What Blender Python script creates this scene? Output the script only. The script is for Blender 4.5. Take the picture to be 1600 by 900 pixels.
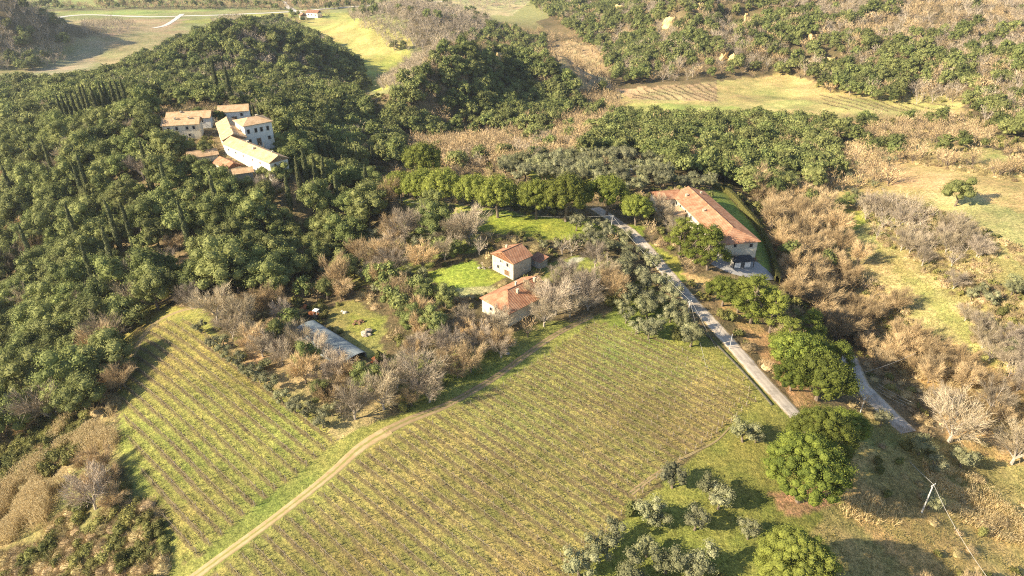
import bpy, math, random
import numpy as np
R = math.radians
for _o in list(bpy.data.objects): bpy.data.objects.remove(_o)
SC = bpy.context.scene
# ------------------------------------------------------------------ camera, sky, sun
CAMZ, PITCH, F = 90.0, R(30.0), 1066.7
cam = bpy.data.cameras.new('camera'); camo = bpy.data.objects.new('camera', cam)
SC.collection.objects.link(camo); camo.location = (0, 0, CAMZ)
camo.rotation_euler = (R(90) - PITCH, 0, 0)
cam.sensor_width = 36; cam.lens = 36 * F / 1600; cam.clip_start = 1; cam.clip_end = 20000
SC.camera = camo
SUN_EL, SUN_AZ = R(28), R(251)            # azimuth clockwise from +Y: the sun stands to the left
W = bpy.data.worlds.new('World'); SC.world = W; W.use_nodes = True
nt = W.node_tree; bg = nt.nodes['Background']; bg.inputs[1].default_value = 0.085
sk = nt.nodes.new('ShaderNodeTexSky'); sk.sky_type = 'NISHITA'; sk.sun_disc = False
sk.sun_elevation = SUN_EL; sk.sun_rotation = SUN_AZ
nt.links.new(sk.outputs[0], bg.inputs[0])
sl = bpy.data.lights.new('sun', 'SUN'); sl.energy = 5.0; sl.angle = R(0.6); sl.color = (1.0, 0.855, 0.62)
so = bpy.data.objects.new('sun', sl); SC.collection.objects.link(so)
_d = np.array([math.sin(SUN_AZ) * math.cos(SUN_EL), math.cos(SUN_AZ) * math.cos(SUN_EL), math.sin(SUN_EL)])
import mathutils
so.rotation_euler = mathutils.Vector(_d).to_track_quat('Z', 'Y').to_euler()
SC.view_settings.view_transform = 'Standard'; SC.view_settings.look = 'None'
SC.view_settings.exposure = 1.22; SC.view_settings.gamma = 1
SC.view_settings.use_curve_mapping = False
SC.render.engine = 'CYCLES'; SC.cycles.use_denoising = False; SC.cycles.filter_width = 1.1
SC.cycles.max_bounces = 4; SC.cycles.diffuse_bounces = 2; SC.cycles.volume_bounces = 0
SC.cycles.transmission_bounces = 2; SC.cycles.glossy_bounces = 1

# ------------------------------------------------------------------ terrain heights
def ray(px, py):
    px = np.asarray(px, float); py = np.asarray(py, float)
    a = (px - 800) / F; b = (450 - py) / F
    return a, math.cos(PITCH) + b * math.sin(PITCH), -math.sin(PITCH) + b * math.cos(PITCH)
def onz(px, py, z):
    dx, dy, dz = ray(px, py); t = (z - CAMZ) / dz
    return float(dx * t), float(dy * t)
def project(x, y, z):
    zz = z - CAMZ
    dep = y * math.cos(PITCH) - zz * math.sin(PITCH)
    up = y * math.sin(PITCH) + zz * math.cos(PITCH)
    dep = np.where(dep > 1, dep, 1)
    return 800 + F * x / dep, 450 - F * up / dep, dep

CT = [  # pixel x, pixel y, height: where the land stands
 (700,880,0),(900,860,0),(400,880,-1),(250,880,-3),(600,740,.5),(800,700,1),(1000,700,.5),(1000,580,1.5),(800,600,1.5),
 (600,650,1),(480,720,0),(350,740,-1.5),(230,740,-3),(200,640,-4),(280,560,-2),(400,580,-.5),(270,500,-3),(1150,620,1),(1100,540,2),
 (1070,760,0),(1000,880,-.5),(1150,880,-1),(1240,760,-1),(1230,880,-2),(930,500,2),(600,560,1),(500,600,.5),
 (0,900,-14),(120,860,-9),(170,760,-6),(60,760,-12),(0,640,-22),(100,620,-13),(-200,700,-34),
 (800,440,2.5),(720,430,2),(640,470,0),(540,500,-.5),(470,490,-2),(560,420,-4),(480,440,-6),(640,380,1),(760,350,4),(860,350,4.5),(700,320,3),
 (850,300,3),(950,300,3.5),(900,260,1),(1000,262,1),(1000,370,3.5),(1040,430,3),(1080,470,2.5),(1160,555,1.5),(1230,630,.5),
 (1100,400,3.5),(1060,340,4),(1170,400,3),(1140,320,3),(1190,430,1.5),
 (1290,470,-10),(1240,370,-6),(1170,290,-7),(1230,300,-10),(1330,540,-11),(1300,620,-4),(1350,610,-6),(1400,660,-7),(1290,700,-2.5),(1440,800,-6),(1350,850,-5),(1440,570,-9),
 (1450,700,-9),(1590,720,-11),(1590,880,-12),(1480,880,-8),(1750,800,-14),
 (1350,420,-7),(1400,370,-4),(1450,480,-7),(1500,420,-2),(1580,480,-1),(1560,360,3),(1420,300,-2),(1530,290,2),(1590,300,4),(1580,600,-7),(1750,450,2),(1330,270,-8),
 (340,230,8),(400,230,8),(424,274,8),(450,262,7.5),(390,264,8),(345,248,8),(300,250,7),(300,180,8),(365,185,8),(260,190,8),(290,200,8),(380,270,6),(250,260,4),(440,250,4),(330,300,0),(430,330,-6),(500,300,-7),(520,370,-6),
 (150,280,-4),(0,280,-20),(0,400,-26),(130,400,-14),(250,400,-8),(130,500,-16),(0,500,-26),(350,420,-7),(200,200,2),(80,200,-12),(-150,250,-36),(-200,400,-46),
 (600,300,-4),(560,250,-12),(640,250,-14),(520,210,-12),(600,210,-26),(250,150,-8),(420,160,-8),(100,140,-26),(0,140,-36),(-150,140,-44),
 (400,130,-22),(520,130,-34),(300,120,-18),(180,110,-36),(60,115,-44),(100,85,-45),(590,115,-43),(560,150,-40),(540,90,-44),
 (700,205,-30),(800,215,-24),(900,220,-16),(880,170,-31),(700,240,-14),(800,245,-8),(1000,200,-19),(1100,230,-15),(1000,155,-26),(1180,150,-24),(1100,130,-25),(1250,190,-17),(1180,180,-21),
 (950,110,-33),(880,70,-38),(1300,220,-14),(1400,240,-9),(1450,170,-18),(1330,165,-20),(1500,220,-6),(1590,230,0),(1240,120,-24),(1400,140,-18),
 (1150,60,-10),(1000,60,-26),(1000,15,-14),(1150,5,4),(1300,80,-8),(1300,30,2),(1450,60,-2),(1590,130,-3),(1590,40,9),(1750,100,6),(1450,0,12),(900,20,-34),
 (840,110,-26),
]
CW = [  # world anchors: hill crests and what lies behind them
 (-30,470,5),(-42,435,2),(-50,400,-8),(-8,402,-29),(2,435,-29),(10,465,-23),(34,482,-5),(62,474,-31),(-85,440,-22),(-20,520,-28),(60,560,-40),(-30,560,-38),(-90,560,-42),
 (-202,535,4),(-180,545,-4),(-235,520,-6),(-150,545,-13),(-122,540,-34),(-150,490,-22),(-190,480,-16),(-190,600,-38),(-120,610,-42),(-250,600,-43),(-300,540,-42),
 (-115,800,-14),(-70,760,-22),(-170,790,-28),(-100,900,-43),(-60,850,-38),(-200,860,-45),(-150,690,-40),(0,760,-36),(-90,700,-30),
 (-480,700,2),(-440,700,-38),(-470,640,-42),(-560,680,-6),(-520,800,-44),(-600,600,-42),(-380,720,-45),
 (-200,1000,-45),(0,1000,-45),(300,1000,-10),(600,1000,0),(-600,1000,-45),(-400,900,-45),(200,900,-20),
 (150,640,3),(200,650,-23),(236,645,2),(118,640,-28),(180,730,12),(215,730,-16),(260,700,-14),(290,690,8),
 (0,1500,-45),(-900,1500,-45),(900,1500,-10),(-1200,800,-45),(-900,300,-48),(-500,300,-48),(-500,100,-48),(-300,50,-44),(-900,-300,-48),
 (0,-100,-15),(0,20,-3),(-100,20,-14),(100,20,-6),(200,-100,-25),(250,60,-16),(-150,-150,-40),(500,0,-20),(600,300,-4),(700,600,8),(1000,300,-10),(500,450,4),(0,-800,-45),(900,-800,-45),
 (-75,150,-1.5),
]
_cp = [(*onz(a, b, c), c) for a, b, c in CT] + CW
_cp = np.array(_cp, float)
_C = 9.0
def _phi(x, y):
    d2 = (x[:, None] - _cp[None, :, 0]) ** 2 + (y[:, None] - _cp[None, :, 1]) ** 2
    return np.sqrt(d2 + _C * _C)
_n = len(_cp)
_A = np.zeros((_n + 1, _n + 1)); _A[:_n, :_n] = _phi(_cp[:, 0], _cp[:, 1]) - np.eye(_n) * 1.0
_A[:_n, _n] = 1; _A[_n, :_n] = 1
_w = np.linalg.solve(_A, np.append(_cp[:, 2], 0))
_rg = np.random.RandomState(5); _tab = _rg.rand(256, 256)
def vnoise(x, y, s):
    x = np.asarray(x, float) / s + 1000.3; y = np.asarray(y, float) / s + 1000.7
    ix = np.floor(x).astype(int); iy = np.floor(y).astype(int); fx = x - ix; fy = y - iy
    fx = fx * fx * (3 - 2 * fx); fy = fy * fy * (3 - 2 * fy)
    g = lambda i, j: _tab[i & 255, j & 255]
    return (g(ix, iy) * (1 - fx) + g(ix + 1, iy) * fx) * (1 - fy) + (g(ix, iy + 1) * (1 - fx) + g(ix + 1, iy + 1) * fx) * fy
def fbm(x, y, s): return vnoise(x, y, s) * .55 + vnoise(x, y, s * .47) * .28 + vnoise(x, y, s * .21) * .17
def sstep(a, b, v):
    t = np.clip((v - a) / (b - a), 0, 1); return t * t * (3 - 2 * t)
def axis(lo, hi, st, g, mn, mx):
    a = list(np.arange(lo, hi, st)); s = st; v = a[-1]
    while v < mx: s *= g; v += s; a.append(v)
    s = st; v = lo; b = []
    while v > mn: s *= g; v -= s; b.append(v)
    return np.array(b[::-1] + a)
XS = axis(-130, 170, 1.0, 1.02, -6000, 6000); YS = axis(60, 250, .9, 1.0115, -1500, 7000)
GX, GY = np.meshgrid(XS, YS)
_fx, _fy = GX.ravel(), GY.ravel(); _z = np.empty(_fx.size)
for i in range(0, _fx.size, 20000):
    _z[i:i + 20000] = _phi(_fx[i:i + 20000], _fy[i:i + 20000]) @ _w[:_n] + _w[_n]
_far = sstep(1100, 2200, np.hypot(_fx, _fy)); _z = _z * (1 - _far) + (-45 + 90 * _far * sstep(3000, 6000, _fy)) * _far
_amp = sstep(300, 420, _fy) * (_z > -40) * 7 * (1 - _far)
_amp = _amp * sstep(-41, -30, _z)
_z += _amp * (fbm(_fx, _fy, 55) - .5) + .5 * (vnoise(_fx, _fy, 14) - .5) * sstep(-1.5, -6, _z)
GZ = _z.reshape(GX.shape)
def H(x, y):
    x = np.asarray(x, float); y = np.asarray(y, float)
    i = np.clip(np.searchsorted(XS, x) - 1, 0, len(XS) - 2); j = np.clip(np.searchsorted(YS, y) - 1, 0, len(YS) - 2)
    u = np.clip((x - XS[i]) / (XS[i + 1] - XS[i]), 0, 1); v = np.clip((y - YS[j]) / (YS[j + 1] - YS[j]), 0, 1)
    return (GZ[j, i] * (1 - u) + GZ[j, i + 1] * u) * (1 - v) + (GZ[j + 1, i] * (1 - u) + GZ[j + 1, i + 1] * u) * v
def at(px, py):
    """the point of the land under a point of the picture"""
    dx, dy, dz = (float(v) for v in ray(px, py)); t = np.concatenate([np.arange(60, 700, 2.0), np.arange(700, 2500, 6.0)])
    gap = CAMZ + dz * t - H(dx * t, dy * t); k = np.argmax(gap < 0)
    if gap[k] >= 0: k = len(t) - 1
    lo, hi = t[k - 1], t[k]
    for _ in range(12):
        m = .5 * (lo + hi)
        if CAMZ + dz * m - float(H(dx * m, dy * m)) < 0: hi = m
        else: lo = m
    return dx * hi, dy * hi, float(H(dx * hi, dy * hi))
def seen(x, y, z, lift=3.0):
    """not hidden behind the land"""
    ok = np.ones(x.shape, bool)
    for k in np.linspace(.3, .985, 42):
        ok &= (CAMZ + (z + lift - CAMZ) * k) > H(x * k, y * k) - .5
    return ok
def inpoly(px, py, poly):
    r = np.zeros(px.shape, bool); n = len(poly)
    for i in range(n):
        x1, y1 = poly[i]; x2, y2 = poly[(i + 1) % n]
        if y1 == y2: continue
        c = ((y1 > py) != (y2 > py)) & (px < (x2 - x1) * (py - y1) / (y2 - y1) + x1)
        r ^= c
    return r
# MATH-END

# ------------------------------------------------------------------ helpers
COL = SC.collection
def tag(o, label=None, cat=None, group=None, kind=None):
    if label: o['label'] = label
    if cat: o['category'] = cat
    if group: o['group'] = group
    if kind: o['kind'] = kind
    return o
def empty(name, loc, rz=0):
    o = bpy.data.objects.new(name, None); COL.objects.link(o); o.location = loc; o.rotation_euler = (0, 0, rz)
    o.empty_display_size = .2
    return o
class MB:
    """collects faces; build() links them as ONE mesh object"""
    def __init__(s): s.v = []; s.f = []; s.n = 0; s.t = []; s.att = []
    def add(s, V, Fc, tone=0.0):
        V = np.asarray(V, float).reshape(-1, 3)
        Fc = np.asarray(Fc, int)
        if Fc.size == 0: return s
        s.v.append(V); s.f.append(Fc + s.n); s.n += len(V)
        s.t.append(np.full(len(V), tone) if np.isscalar(tone) else np.asarray(tone, float))
        return s
    def arrays(s): return np.vstack(s.v), s.f, np.concatenate(s.t)
    def addmb(s, V, Fs, tone):
        for k, Fc in enumerate(Fs): pass
        s.v.append(V); s.t.append(np.full(len(V), tone) if np.isscalar(tone) else tone)
        for Fc in Fs: s.f.append(Fc + s.n)
        s.n += len(V)
    def mesh(s, name, mat, smooth=False):
        V, Fs, T = s.arrays(); me = bpy.data.meshes.new(name)
        me.vertices.add(len(V)); me.vertices.foreach_set('co', V.astype(np.float32).ravel())
        loops = np.concatenate([f.ravel() for f in Fs]); sizes = np.concatenate([np.full(len(f), f.shape[1]) for f in Fs])
        st = np.concatenate([[0], np.cumsum(sizes)[:-1]])
        me.loops.add(len(loops)); me.loops.foreach_set('vertex_index', loops.astype(np.int32))
        me.polygons.add(len(sizes)); me.polygons.foreach_set('loop_start', st.astype(np.int32))
        try: me.polygons.foreach_set('loop_total', sizes.astype(np.int32))
        except Exception: pass
        a = me.attributes.new('tone', 'FLOAT', 'POINT'); a.data.foreach_set('value', T.astype(np.float32))
        me.polygons.foreach_set('use_smooth', np.full(len(sizes), bool(smooth)))
        me.update(calc_edges=True)
        if mat: me.materials.append(mat)
        return me
    def build(s, name, mat, parent=None, loc=(0, 0, 0), smooth=False):
        o = bpy.data.objects.new(name, s.mesh(name, mat, smooth)); COL.objects.link(o); o.location = loc
        if parent is not None: o.parent = parent
        return o
    # ---- shapes
    def box(s, c, d, rz=0, tone=0):
        x, y, z = [q / 2 for q in d]
        V = np.array([[a, b, e] for a in (-x, x) for b in (-y, y) for e in (-z, z)])
        if rz: V = V @ np.array([[math.cos(rz), math.sin(rz), 0], [-math.sin(rz), math.cos(rz), 0], [0, 0, 1]])
        return s.add(V + np.array(c), [[0, 1, 3, 2], [4, 6, 7, 5], [0, 4, 5, 1], [2, 3, 7, 6], [0, 2, 6, 4], [1, 5, 7, 3]], tone)
    def tube(s, pts, rad, k=6, tone=0, cap=True):
        P = np.asarray(pts, float); n = len(P); rad = np.broadcast_to(rad, (n,)); V = []
        for i in range(n):
            d = P[min(i + 1, n - 1)] - P[max(i - 1, 0)]; d = d / (np.linalg.norm(d) + 1e-9)
            a = np.cross(d, [0, 0, 1.0] if abs(d[2]) < .9 else [1.0, 0, 0]); a /= np.linalg.norm(a); b = np.cross(d, a)
            for j in range(k):
                t = 2 * math.pi * j / k; V.append(P[i] + rad[i] * (a * math.cos(t) + b * math.sin(t)))
        Q = [[i * k + j, i * k + (j + 1) % k, (i + 1) * k + (j + 1) % k, (i + 1) * k + j] for i in range(n - 1) for j in range(k)]
        s.add(V, Q, tone)
        if cap:
            s.f.append(np.array([[s.n - k + j for j in range(k)]]))
        return s
    def prism(s, poly, z0, z1, tone=0):
        n = len(poly); V = [(a, b, z0) for a, b in poly] + [(a, b, z1) for a, b in poly]
        s.add(V, [[i, (i + 1) % n, n + (i + 1) % n, n + i] for i in range(n)], tone)
        s.f.append(np.array([[s.n - n + i for i in range(n)]])); s.f.append(np.array([[s.n - 2 * n + (n - 1 - i) for i in range(n)]]))
        return s
# ------------------------------------------------------------------ materials
def nodes(name, rough=.9):
    m = bpy.data.materials.new(name); m.use_nodes = True; t = m.node_tree
    p = t.nodes['Principled BSDF']; p.inputs['Roughness'].default_value = rough
    p.inputs['Specular IOR Level'].default_value = .2
    return m, t, p
def N(t, ty, **kw):
    n = t.nodes.new(ty)
    for k, v in kw.items():
        if k.startswith('i_'):
            key = k[2:]; n.inputs[int(key) if key.isdigit() else key].default_value = v
        else: setattr(n, k, v)
    return n
def coords(t, obj=False):
    if obj: return t.nodes.new('ShaderNodeTexCoord').outputs['Object']
    return t.nodes.new('ShaderNodeNewGeometry').outputs['Position']
def ramp(t, fac, stops):
    r = t.nodes.new('ShaderNodeValToRGB'); el = r.color_ramp.elements
    while len(el) < len(stops): el.new(.5)
    for e, (p, c) in zip(el, stops): e.position = p; e.color = (*c, 1) if len(c) == 3 else c
    t.links.new(fac, r.inputs[0]); return r.outputs[0]
def noise(t, vec, scale, detail=4, rough=.6):
    n = N(t, 'ShaderNodeTexNoise', i_Scale=scale, i_Detail=detail, i_Roughness=rough); t.links.new(vec, n.inputs['Vector']); return n.outputs[0]
def mixc(t, a, b, fac, mode='MIX'):
    m = N(t, 'ShaderNodeMix', data_type='RGBA', blend_type=mode)
    for s, v in ((m.inputs['Factor'], fac), (m.inputs['A'], a), (m.inputs['B'], b)):
        if hasattr(v, 'links'): t.links.new(v, s)
        else: s.default_value = v if not isinstance(v, tuple) else (*v, 1)[:4]
    return m.outputs['Result']
def math_(t, op, a, b=None):
    m = N(t, 'ShaderNodeMath', operation=op)
    for i, v in enumerate((a, b)):
        if v is None: continue
        if hasattr(v, 'links'): t.links.new(v, m.inputs[i])
        else: m.inputs[i].default_value = v
    return m.outputs[0]
def simple(name, c1, c2, scale=1.5, rough=.85, bump=0, obj=True, metal=0, stretch=None):
    m, t, p = nodes(name, rough); v = coords(t, obj)
    if stretch:
        mp = N(t, 'ShaderNodeMapping'); mp.inputs['Scale'].default_value = stretch; t.links.new(v, mp.inputs[0]); v = mp.outputs[0]
    n = noise(t, v, scale, 5)
    t.links.new(ramp(t, n, [(.32, c1), (.68, c2)]), p.inputs['Base Color']); p.inputs['Metallic'].default_value = metal
    if bump:
        b = N(t, 'ShaderNodeBump', i_Strength=bump, i_Distance=.1); t.links.new(noise(t, v, scale * 4, 4), b.inputs['Height']); t.links.new(b.outputs[0], p.inputs['Normal'])
    return m
def leafmat(name, c1, c2, c3, trans=.25, tree=.45):
    """leaf colour differs leaf by leaf (c1..c2) and tree by tree (towards c3)"""
    m, t, p = nodes(name, .75)
    g = t.nodes.new('ShaderNodeNewGeometry'); oi = t.nodes.new('ShaderNodeObjectInfo')
    at_ = N(t, 'ShaderNodeAttribute', attribute_name='tone')
    tr = math_(t, 'FRACT', math_(t, 'ADD', oi.outputs['Random'], at_.outputs['Fac']))
    base = mixc(t, c1, c2, g.outputs['Random Per Island'])
    base = mixc(t, base, c3, math_(t, 'MULTIPLY', tr, tree))
    val = math_(t, 'ADD', math_(t, 'MULTIPLY', math_(t, 'FRACT', math_(t, 'MULTIPLY', tr, 7.31)), .7), .62)
    mul = N(t, 'ShaderNodeVectorMath', operation='SCALE'); t.links.new(base, mul.inputs[0]); t.links.new(val, mul.inputs['Scale'])
    t.links.new(mul.outputs[0], p.inputs['Base Color'])
    p.inputs['Specular IOR Level'].default_value = .15
    if trans:
        tl = t.nodes.new('ShaderNodeBsdfTranslucent'); t.links.new(mul.outputs[0], tl.inputs[0])
        mx = t.nodes.new('ShaderNodeMixShader'); mx.inputs[0].default_value = trans
        t.links.new(p.outputs[0], mx.inputs[1]); t.links.new(tl.outputs[0], mx.inputs[2])
        t.links.new(mx.outputs[0], t.nodes['Material Output'].inputs[0])
    return m
M = {}
M['oak'] = leafmat('oak_leaves', (.08, .112, .034), (.245, .275, .085), (.30, .285, .11))
M['pine'] = leafmat('pine_needles', (.07, .10, .02), (.225, .265, .045), (.25, .25, .055), .2)
M['olive'] = leafmat('olive_leaves', (.155, .16, .09), (.34, .33, .195), (.29, .30, .12))
M['cypress'] = leafmat('cypress_leaves', (.055, .07, .03), (.12, .13, .055), (.14, .14, .06), .1)
M['twig'] = leafmat('bare_twigs', (.31, .235, .13), (.62, .475, .285), (.57, .40, .20), 0, .6)
M['greytwig'] = leafmat('grey_twigs', (.27, .215, .165), (.52, .435, .335), (.46, .38, .22), 0, .6)
M['shrub'] = leafmat('shrub_leaves', (.09, .11, .035), (.22, .225, .07), (.33, .27, .09))
M['dry'] = leafmat('dry_brush', (.30, .21, .12), (.54, .41, .24), (.38, .33, .14), .1, .7)
M['reed'] = leafmat('dry_reed', (.74, .55, .27), (.90, .76, .46), (.85, .66, .34), .45, .5)
M['grass'] = leafmat('grass_blades', (.14, .165, .03), (.30, .315, .065), (.38, .34, .12), .2, .7)
M['straw'] = leafmat('straw_tufts', (.28, .23, .09), (.50, .42, .20), (.34, .33, .10), .2, .6)
M['vine'] = leafmat('vine_wood', (.12, .085, .055), (.25, .18, .12), (.2, .16, .09), 0)
M['bark'] = simple('bark', (.13, .10, .075), (.26, .21, .16), 3, .95, .4)
M['palebark'] = simple('pale_bark', (.34, .29, .24), (.55, .48, .40), 2, .95, .3)

# ------------------------------------------------------------------ ground and its fields
FIELD_R = [(560,715),(630,668),(760,612),(870,545),(925,503),(1000,520),(1080,545),(1160,590),(1180,628),(1120,680),(1045,735),(1000,775),(940,845),(880,920),(840,990),(240,990),(300,920),(420,825),(500,765)]
FIELD_L = [(222,505),(305,500),(345,545),(420,605),(500,655),(525,690),(470,738),(400,790),(320,860),(290,880),(262,820),(232,760),(205,700),(192,640),(200,570)]
PAINT = [  # (pixel polygon, colour, how strongly its edge wanders in pixels)
 ([(-300,-5),(560,-5),(640,40),(620,60),(680,85),(640,130),(600,150),(520,150),(400,90),(150,130),(100,140),(-300,150)], (.27,.27,.12), 3),
 ([(-300,-5),(380,-5),(470,10),(200,24),(-300,22)], (.30,.34,.12), 1),
 ([(-200,30),(240,30),(330,55),(170,110),(100,70),(-100,60)], (.33,.29,.15), 3),
 ([(40,110),(110,85),(150,60),(165,75),(130,120),(60,120)], (.36,.31,.20), 2),
 ([(200,28),(300,30),(250,50),(170,55)], (.36,.28,.17), 1),
 ([(270,35),(420,20),(560,20),(640,60),(645,80),(630,120),(600,142),(520,142),(470,100),(400,60),(330,38)], (.36,.37,.11), 2),
 ([(470,30),(560,22),(650,62),(640,80),(560,90)], (.43,.41,.14), 4),
 ([(540,100),(640,82),(620,130),(590,142),(528,140)], (.42,.42,.11), 3),
 ([(0,60),(60,45),(150,52),(120,75),(20,80)], (.33,.30,.16), 2),
 ([(330,38),(420,34),(470,70),(400,60)], (.33,.31,.12), 2),
 ([(470,45),(476,44),(530,95),(524,98)], (.27,.24,.12), 1),
 ([(560,30),(640,30),(640,34),(560,36)], (.33,.32,.12), 1),
 ([(0,14),(400,8),(640,3),(640,7),(400,13),(0,19)], (.20,.19,.09), 1),
 ([(640,0),(830,0),(800,25),(690,22)], (.40,.37,.20), 2),
 ([(830,60),(930,70),(940,90),(960,140),(880,140),(850,90)], (.42,.33,.19), 4),
 ([(915,160),(985,140),(1100,130),(1235,114),(1300,140),(1500,150),(1510,180),(1330,190),(1200,190),(1080,185),(960,175)], (.42,.37,.15), 4),
 ([(915,168),(990,160),(1160,168),(1080,185),(960,180)], (.36,.38,.12), 3),
 ([(960,140),(1120,128),(1120,158),(985,155)], (.40,.31,.17), 2),
 ([(1120,225),(1500,215),(1620,260),(1620,720),(1420,560),(1250,420),(1180,300)], (.34,.29,.12), 6),
 ([(1400,248),(1500,262),(1620,282),(1620,340),(1500,305),(1380,285),(1330,262)], (.45,.35,.16), 4),
 ([(1440,300),(1520,305),(1620,340),(1620,430),(1560,400),(1490,350)], (.42,.37,.17), 6),
 ([(1295,325),(1350,330),(1420,400),(1500,480),(1570,560),(1540,590),(1450,520),(1380,450),(1320,390)], (.40,.35,.15), 9),
 ([(1295,322),(1370,330),(1340,360),(1300,352)], (.32,.35,.07), 4),
 ([(1360,380),(1400,400),(1530,520),(1600,590),(1600,620),(1500,530)], (.35,.33,.12), 5),
 ([(1360,480),(1450,520),(1620,600),(1620,760),(1500,720),(1440,600)], (.44,.30,.13), 7),
 ([(1000,430),(1150,560),(1240,640),(1340,700),(1360,920),(860,920),(1000,790),(1160,640),(1060,560),(940,500)], (.21,.225,.055), 4),
 ([(1250,620),(1420,670),(1620,740),(1620,930),(1240,930),(1290,780)], (.36,.31,.12), 6),
 ([(1300,690),(1420,700),(1500,760),(1620,830),(1620,930),(1450,930),(1330,800)], (.46,.34,.14), 8),
 ([(1200,770),(1290,760),(1310,790),(1230,810)], (.44,.27,.15), 3),
 ([(1040,420),(1100,450),(1160,520),(1250,640),(1290,640),(1200,520),(1130,440)], (.50,.34,.16), 3),
 ([(620,310),(760,325),(900,345),(1010,352),(1000,372),(880,376),(740,362),(660,345)], (.26,.30,.05), 3),
 ([(520,395),(600,355),(680,335),(740,362),(760,390),(680,405),(640,440),(560,450),(510,430)], (.25,.26,.075), 8),
 ([(650,318),(720,325),(700,335),(640,332)], (.42,.34,.15), 3),
 ([(700,330),(860,350),(850,362),(740,352)], (.31,.36,.055), 4),
 ([(665,425),(740,408),(790,432),(760,450),(680,455)], (.27,.30,.055), 3),
 ([(690,452),(775,445),(780,462),(700,466)], (.42,.36,.20), 2),
 ([(830,420),(900,400),(960,410),(930,440),(850,445)], (.26,.27,.07), 3),
 ([(500,480),(560,470),(600,495),(600,560),(560,562),(520,510)], (.30,.28,.09), 8),
 ([(540,490),(600,500),(580,530),(545,520)], (.33,.33,.08), 8),
 ([(600,560),(760,530),(860,500),(900,505),(790,590),(640,640)], (.20,.21,.06), 5),
 ([(330,520),(420,560),(560,560),(620,600),(600,660),(530,700),(470,650)], (.33,.26,.13), 6),
 ([(800,262),(880,255),(960,268),(950,290),(850,290)], (.24,.28,.06), 5),
 ([(1100,296),(1130,296),(1200,380),(1205,440),(1180,400)], (.20,.24,.05), 1),
 ([(1000,375),(1060,400),(1070,440),(1040,430)], (.28,.29,.06), 3),
 ([(200,475),(320,480),(345,540),(300,505),(215,510),(190,600),(215,720),(250,800),(300,870),(340,900),(230,920),(250,830),(190,720),(180,560)], (.27,.27,.075), 3),
 ([(-300,600),(160,640),(190,700),(240,830),(230,930),(-300,930)], (.22,.20,.08), 5),
 ([(100,665),(172,632),(188,690),(170,720),(120,735),(95,770),(85,800),(20,850),(-60,870),(-60,790),(10,770),(60,720)], (.34,.27,.13), 4),
 ([(280,920),(320,860),(400,790),(470,738),(525,690),(560,670),(640,640),(870,510),(940,490),(940,515),(880,545),(640,680),(420,830),(330,930)], (.25,.25,.07), 2),
 (FIELD_R, (.29,.26,.085), 2),
 (FIELD_L, (.29,.265,.08), 2),
 ([(1000,512),(1090,535),(1165,590),(1190,640),(1140,650),(1165,610),(1080,560),(980,530)], (.25,.255,.065), 3),
 ([(890,405),(900,400),(912,404),(892,418),(882,416)], (.5,.46,.38), 1),
]
PXG, PYG, DEP = project(_fx, _fy, GZ.ravel())
PYG = np.where(_fy < 25, 3000, PYG)
jx = (vnoise(_fx, _fy, 3.5) - .5) * 2; jy = (vnoise(_fx + 77, _fy - 31, 3.5) - .5) * 2
base = np.tile(np.array([.13, .105, .055]), (len(_fx), 1))
_m = sstep(.35, .7, fbm(_fx, _fy, 30))[:, None]; base = base * (1 - _m) + np.array([.20, .155, .085]) * _m
_m = (sstep(700, 900, _fy) * (GZ.ravel() < -35))[:, None]; base = base * (1 - _m) + np.array([.30, .30, .13]) * _m
isgrass = np.zeros(len(_fx)); vin = np.zeros(len(_fx))
for poly, c, wob in PAINT:
    k = inpoly(PXG + jx * wob, PYG + jy * wob * .6, poly)
    c = np.array(c); base[k] = c
    isgrass[k] = 1.0
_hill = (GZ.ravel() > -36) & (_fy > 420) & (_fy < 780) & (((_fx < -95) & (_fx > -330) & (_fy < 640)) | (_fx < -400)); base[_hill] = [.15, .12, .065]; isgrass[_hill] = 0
for p_ in (FIELD_R, FIELD_L): vin[inpoly(PXG, PYG, p_)] = 1
# large soft patches of greener and drier growth
_p = fbm(_fx, _fy, 16)[:, None]; g_ = isgrass[:, None]
base = base * (1 + g_ * (_p - .5) * .9) * (1 + g_ * np.array([.5, 0, .4]) * (fbm(_fx + 300, _fy, 24)[:, None] - .5))
base = np.clip(base, .02, .8)
ROWA = R(-42); RD = np.array([math.cos(ROWA), math.sin(ROWA)]); RN = np.array([-RD[1], RD[0]]); ROWSP = 2.2
rowc = (_fx * RN[0] + _fy * RN[1]) / ROWSP
ny, nx = GX.shape
idx = np.arange(nx * ny).reshape(ny, nx)
gq = np.stack([idx[:-1, :-1], idx[:-1, 1:], idx[1:, 1:], idx[1:, :-1]], -1).reshape(-1, 4)
gb = MB(); gb.add(np.stack([_fx, _fy, GZ.ravel()], 1), gq)
gm, t, p = nodes('ground', .95)
ca = N(t, 'ShaderNodeAttribute', attribute_name='earth'); ra = N(t, 'ShaderNodeAttribute', attribute_name='row'); va = N(t, 'ShaderNodeAttribute', attribute_name='vineyard')
pos = coords(t)
n1 = noise(t, pos, 1.1, 6, .75); n2 = noise(t, pos, .22, 4, .6); n3 = noise(t, pos, 3.6, 4, .75)
v1 = ramp(t, n1, [(.32, (.45, .45, .4)), (.5, (1, 1, 1)), (.68, (1.55, 1.45, 1.35))])
c = mixc(t, ca.outputs['Color'], v1, 1.0, 'MULTIPLY')
v2 = ramp(t, n2, [(.33, (.78, .86, .78)), (.67, (1.2, 1.12, 1.18))]); c = mixc(t, c, v2, 1.0, 'MULTIPLY')
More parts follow.
